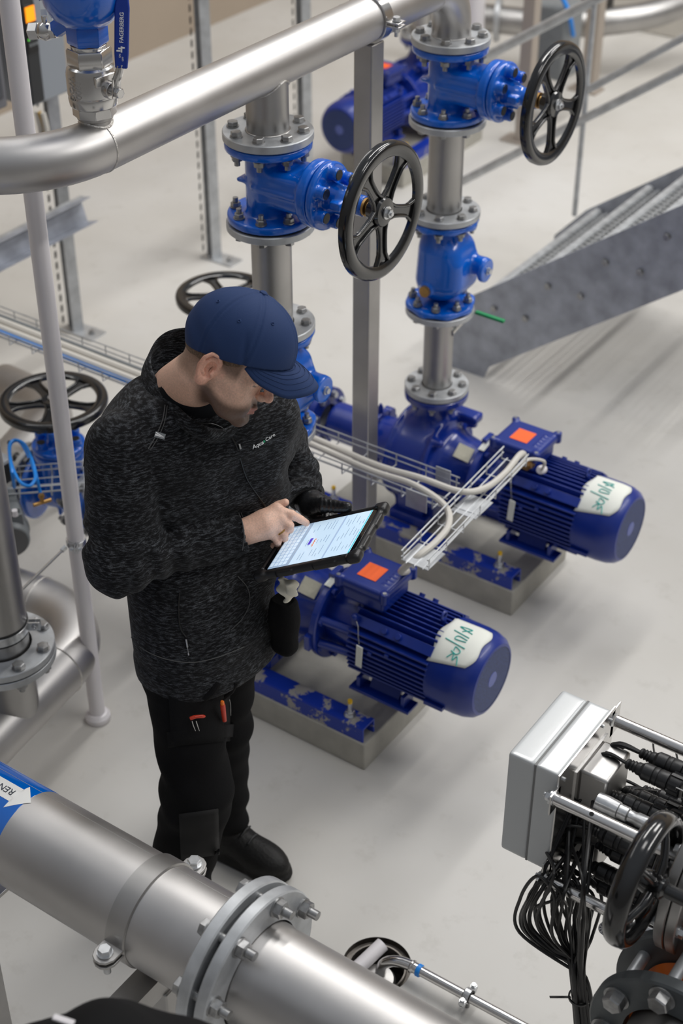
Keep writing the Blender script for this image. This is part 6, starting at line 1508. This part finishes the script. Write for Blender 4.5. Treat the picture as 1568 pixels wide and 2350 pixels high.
# ================================================================== tablet in its rugged case
MT = Matrix(((TX[0], TY[0], TN[0], T0[0]), (TX[1], TY[1], TN[1], T0[1]), (TX[2], TY[2], TN[2], T0[2]), (0, 0, 0, 1)))
t = thing('tablet', 'tablet computer in a thick black protective case, held in the gloved hand', 'tablet', MT)
CW, CH = .134, .099       # half sizes of the case
def case_f(P):
    d = d_box(P, (0, 0, -.007), (CW, CH, .010), None, .0085)
    d = np.maximum(d, -d_box(P, (.0, 0, .004), (.1215, .0855, .0042), None, .002))
    for sx_ in (-1, 1):
        for sy in (-1, 1): d = smin(d, d_box(P, (sx_ * (CW - .012), sy * (CH - .012), -.006), (.017, .017, .0125), None, .010), .003)
    for x, w__ in ((-.055, .022), (.05, .03)):
        for sy in (-1, 1): d = smin(d, d_box(P, (x, sy * CH, -.007), (w__, .003, .007), None, .003), .002)
    for y in (-.04, .04): d = smin(d, d_box(P, (CW, y, -.007), (.003, .022, .007), None, .003), .002)
    return np.maximum(d, -d_box(P, (.0, 0, .006), (.1190, .0835, .006), None, .002))
obj_case = fobj('case', case_f, (-.16, -.125, -.03), (.16, .125, .02), .0024, blackp, t, 1)
gls = obj('front_glass', B().box((0, 0, -.0005), (.238, .167, .002)), mat('black_glass', (.004, .004, .005), 0, .08), t, bevel=.0005)
scm = mat('lit_screen', srgb(196, 220, 240), 0, .2, emit=.62)
so = obj('screen', B().box((0, 0, .0007), (.213, .160, .0006)), scm, t, smooth=False); tag(so, 'lit pale blue screen')
def sheet(name, rects, m, z=.00125):
    b = B()
    for x0, y0, x1, y1 in rects: b.add([(x0, y0, z), (x1, y0, z), (x1, y1, z), (x0, y1, z)], [(0, 1, 2, 3)])
    o = obj(name, b, m, so, smooth=False); return o
kbm = mat('keyboard_grey', srgb(160, 182, 206), 0, .3, emit=.45); keym = mat('key_white', srgb(206, 226, 244), 0, .3, emit=.62); inkm = mat('screen_ink', srgb(120, 138, 162), 0, .4, emit=.22)
sheet('keyboard', [(-.1063, -.0798, -.050, .0798)], kbm)
keys = []
for r_ in range(4):
    nk = 11 if r_ < 3 else 9
    for k in range(nk): w__ = .150 / nk; y0 = -.075 + w__ * k; keys.append((-.060 - .0115 * r_ - .0095, y0 + .0008, -.060 - .0115 * r_, y0 + w__ - .0008))
tag(sheet('keys', keys, keym, .0015), kind='stuff')
rr_ = random.Random(3); lines = []
for x in (-.034, -.026, -.006, .004, .012, .020, .052, .060, .068, .080, .090, .098):
    for s_ in range(3):
        y0 = -.07 + .048 * s_ + rr_.random() * .015; y1 = y0 + .010 + rr_.random() * .025; lines.append((x, y0, x + .0009, y1))
tag(sheet('text_lines', lines, inkm, .0015), kind='stuff')
sheet('divider_bar', [(.036, -.079, .041, .079)], mat('pale_bar', srgb(170, 192, 220), 0, .3, emit=.5)); sheet('header_bar', [(.1035, -.0798, .1063, .0798)], mat('teal_bar', srgb(60, 205, 215), 0, .3, emit=.5))
sheet('blue_button', [(-.030, -.012, -.0225, .012)], mat('violet_button', srgb(84, 62, 200), 0, .3, emit=.5), .0016)
sg = B().tube([(-.014 + .0016 * math.sin(i * 1.7), -.022 + .0022 * i, .0016) for i in range(14)], .0008, 6); obj('signature_squiggle', sg, mat('orange_ink', srgb(230, 130, 70), 0, .4, emit=.3), so)
obj('home_button', B().lathe([(0, .0008), (.004, .0008), (.0048, .0005)], (.1125, 0, .0), (0, 0, 1), 24, caps=False), rubber, t)
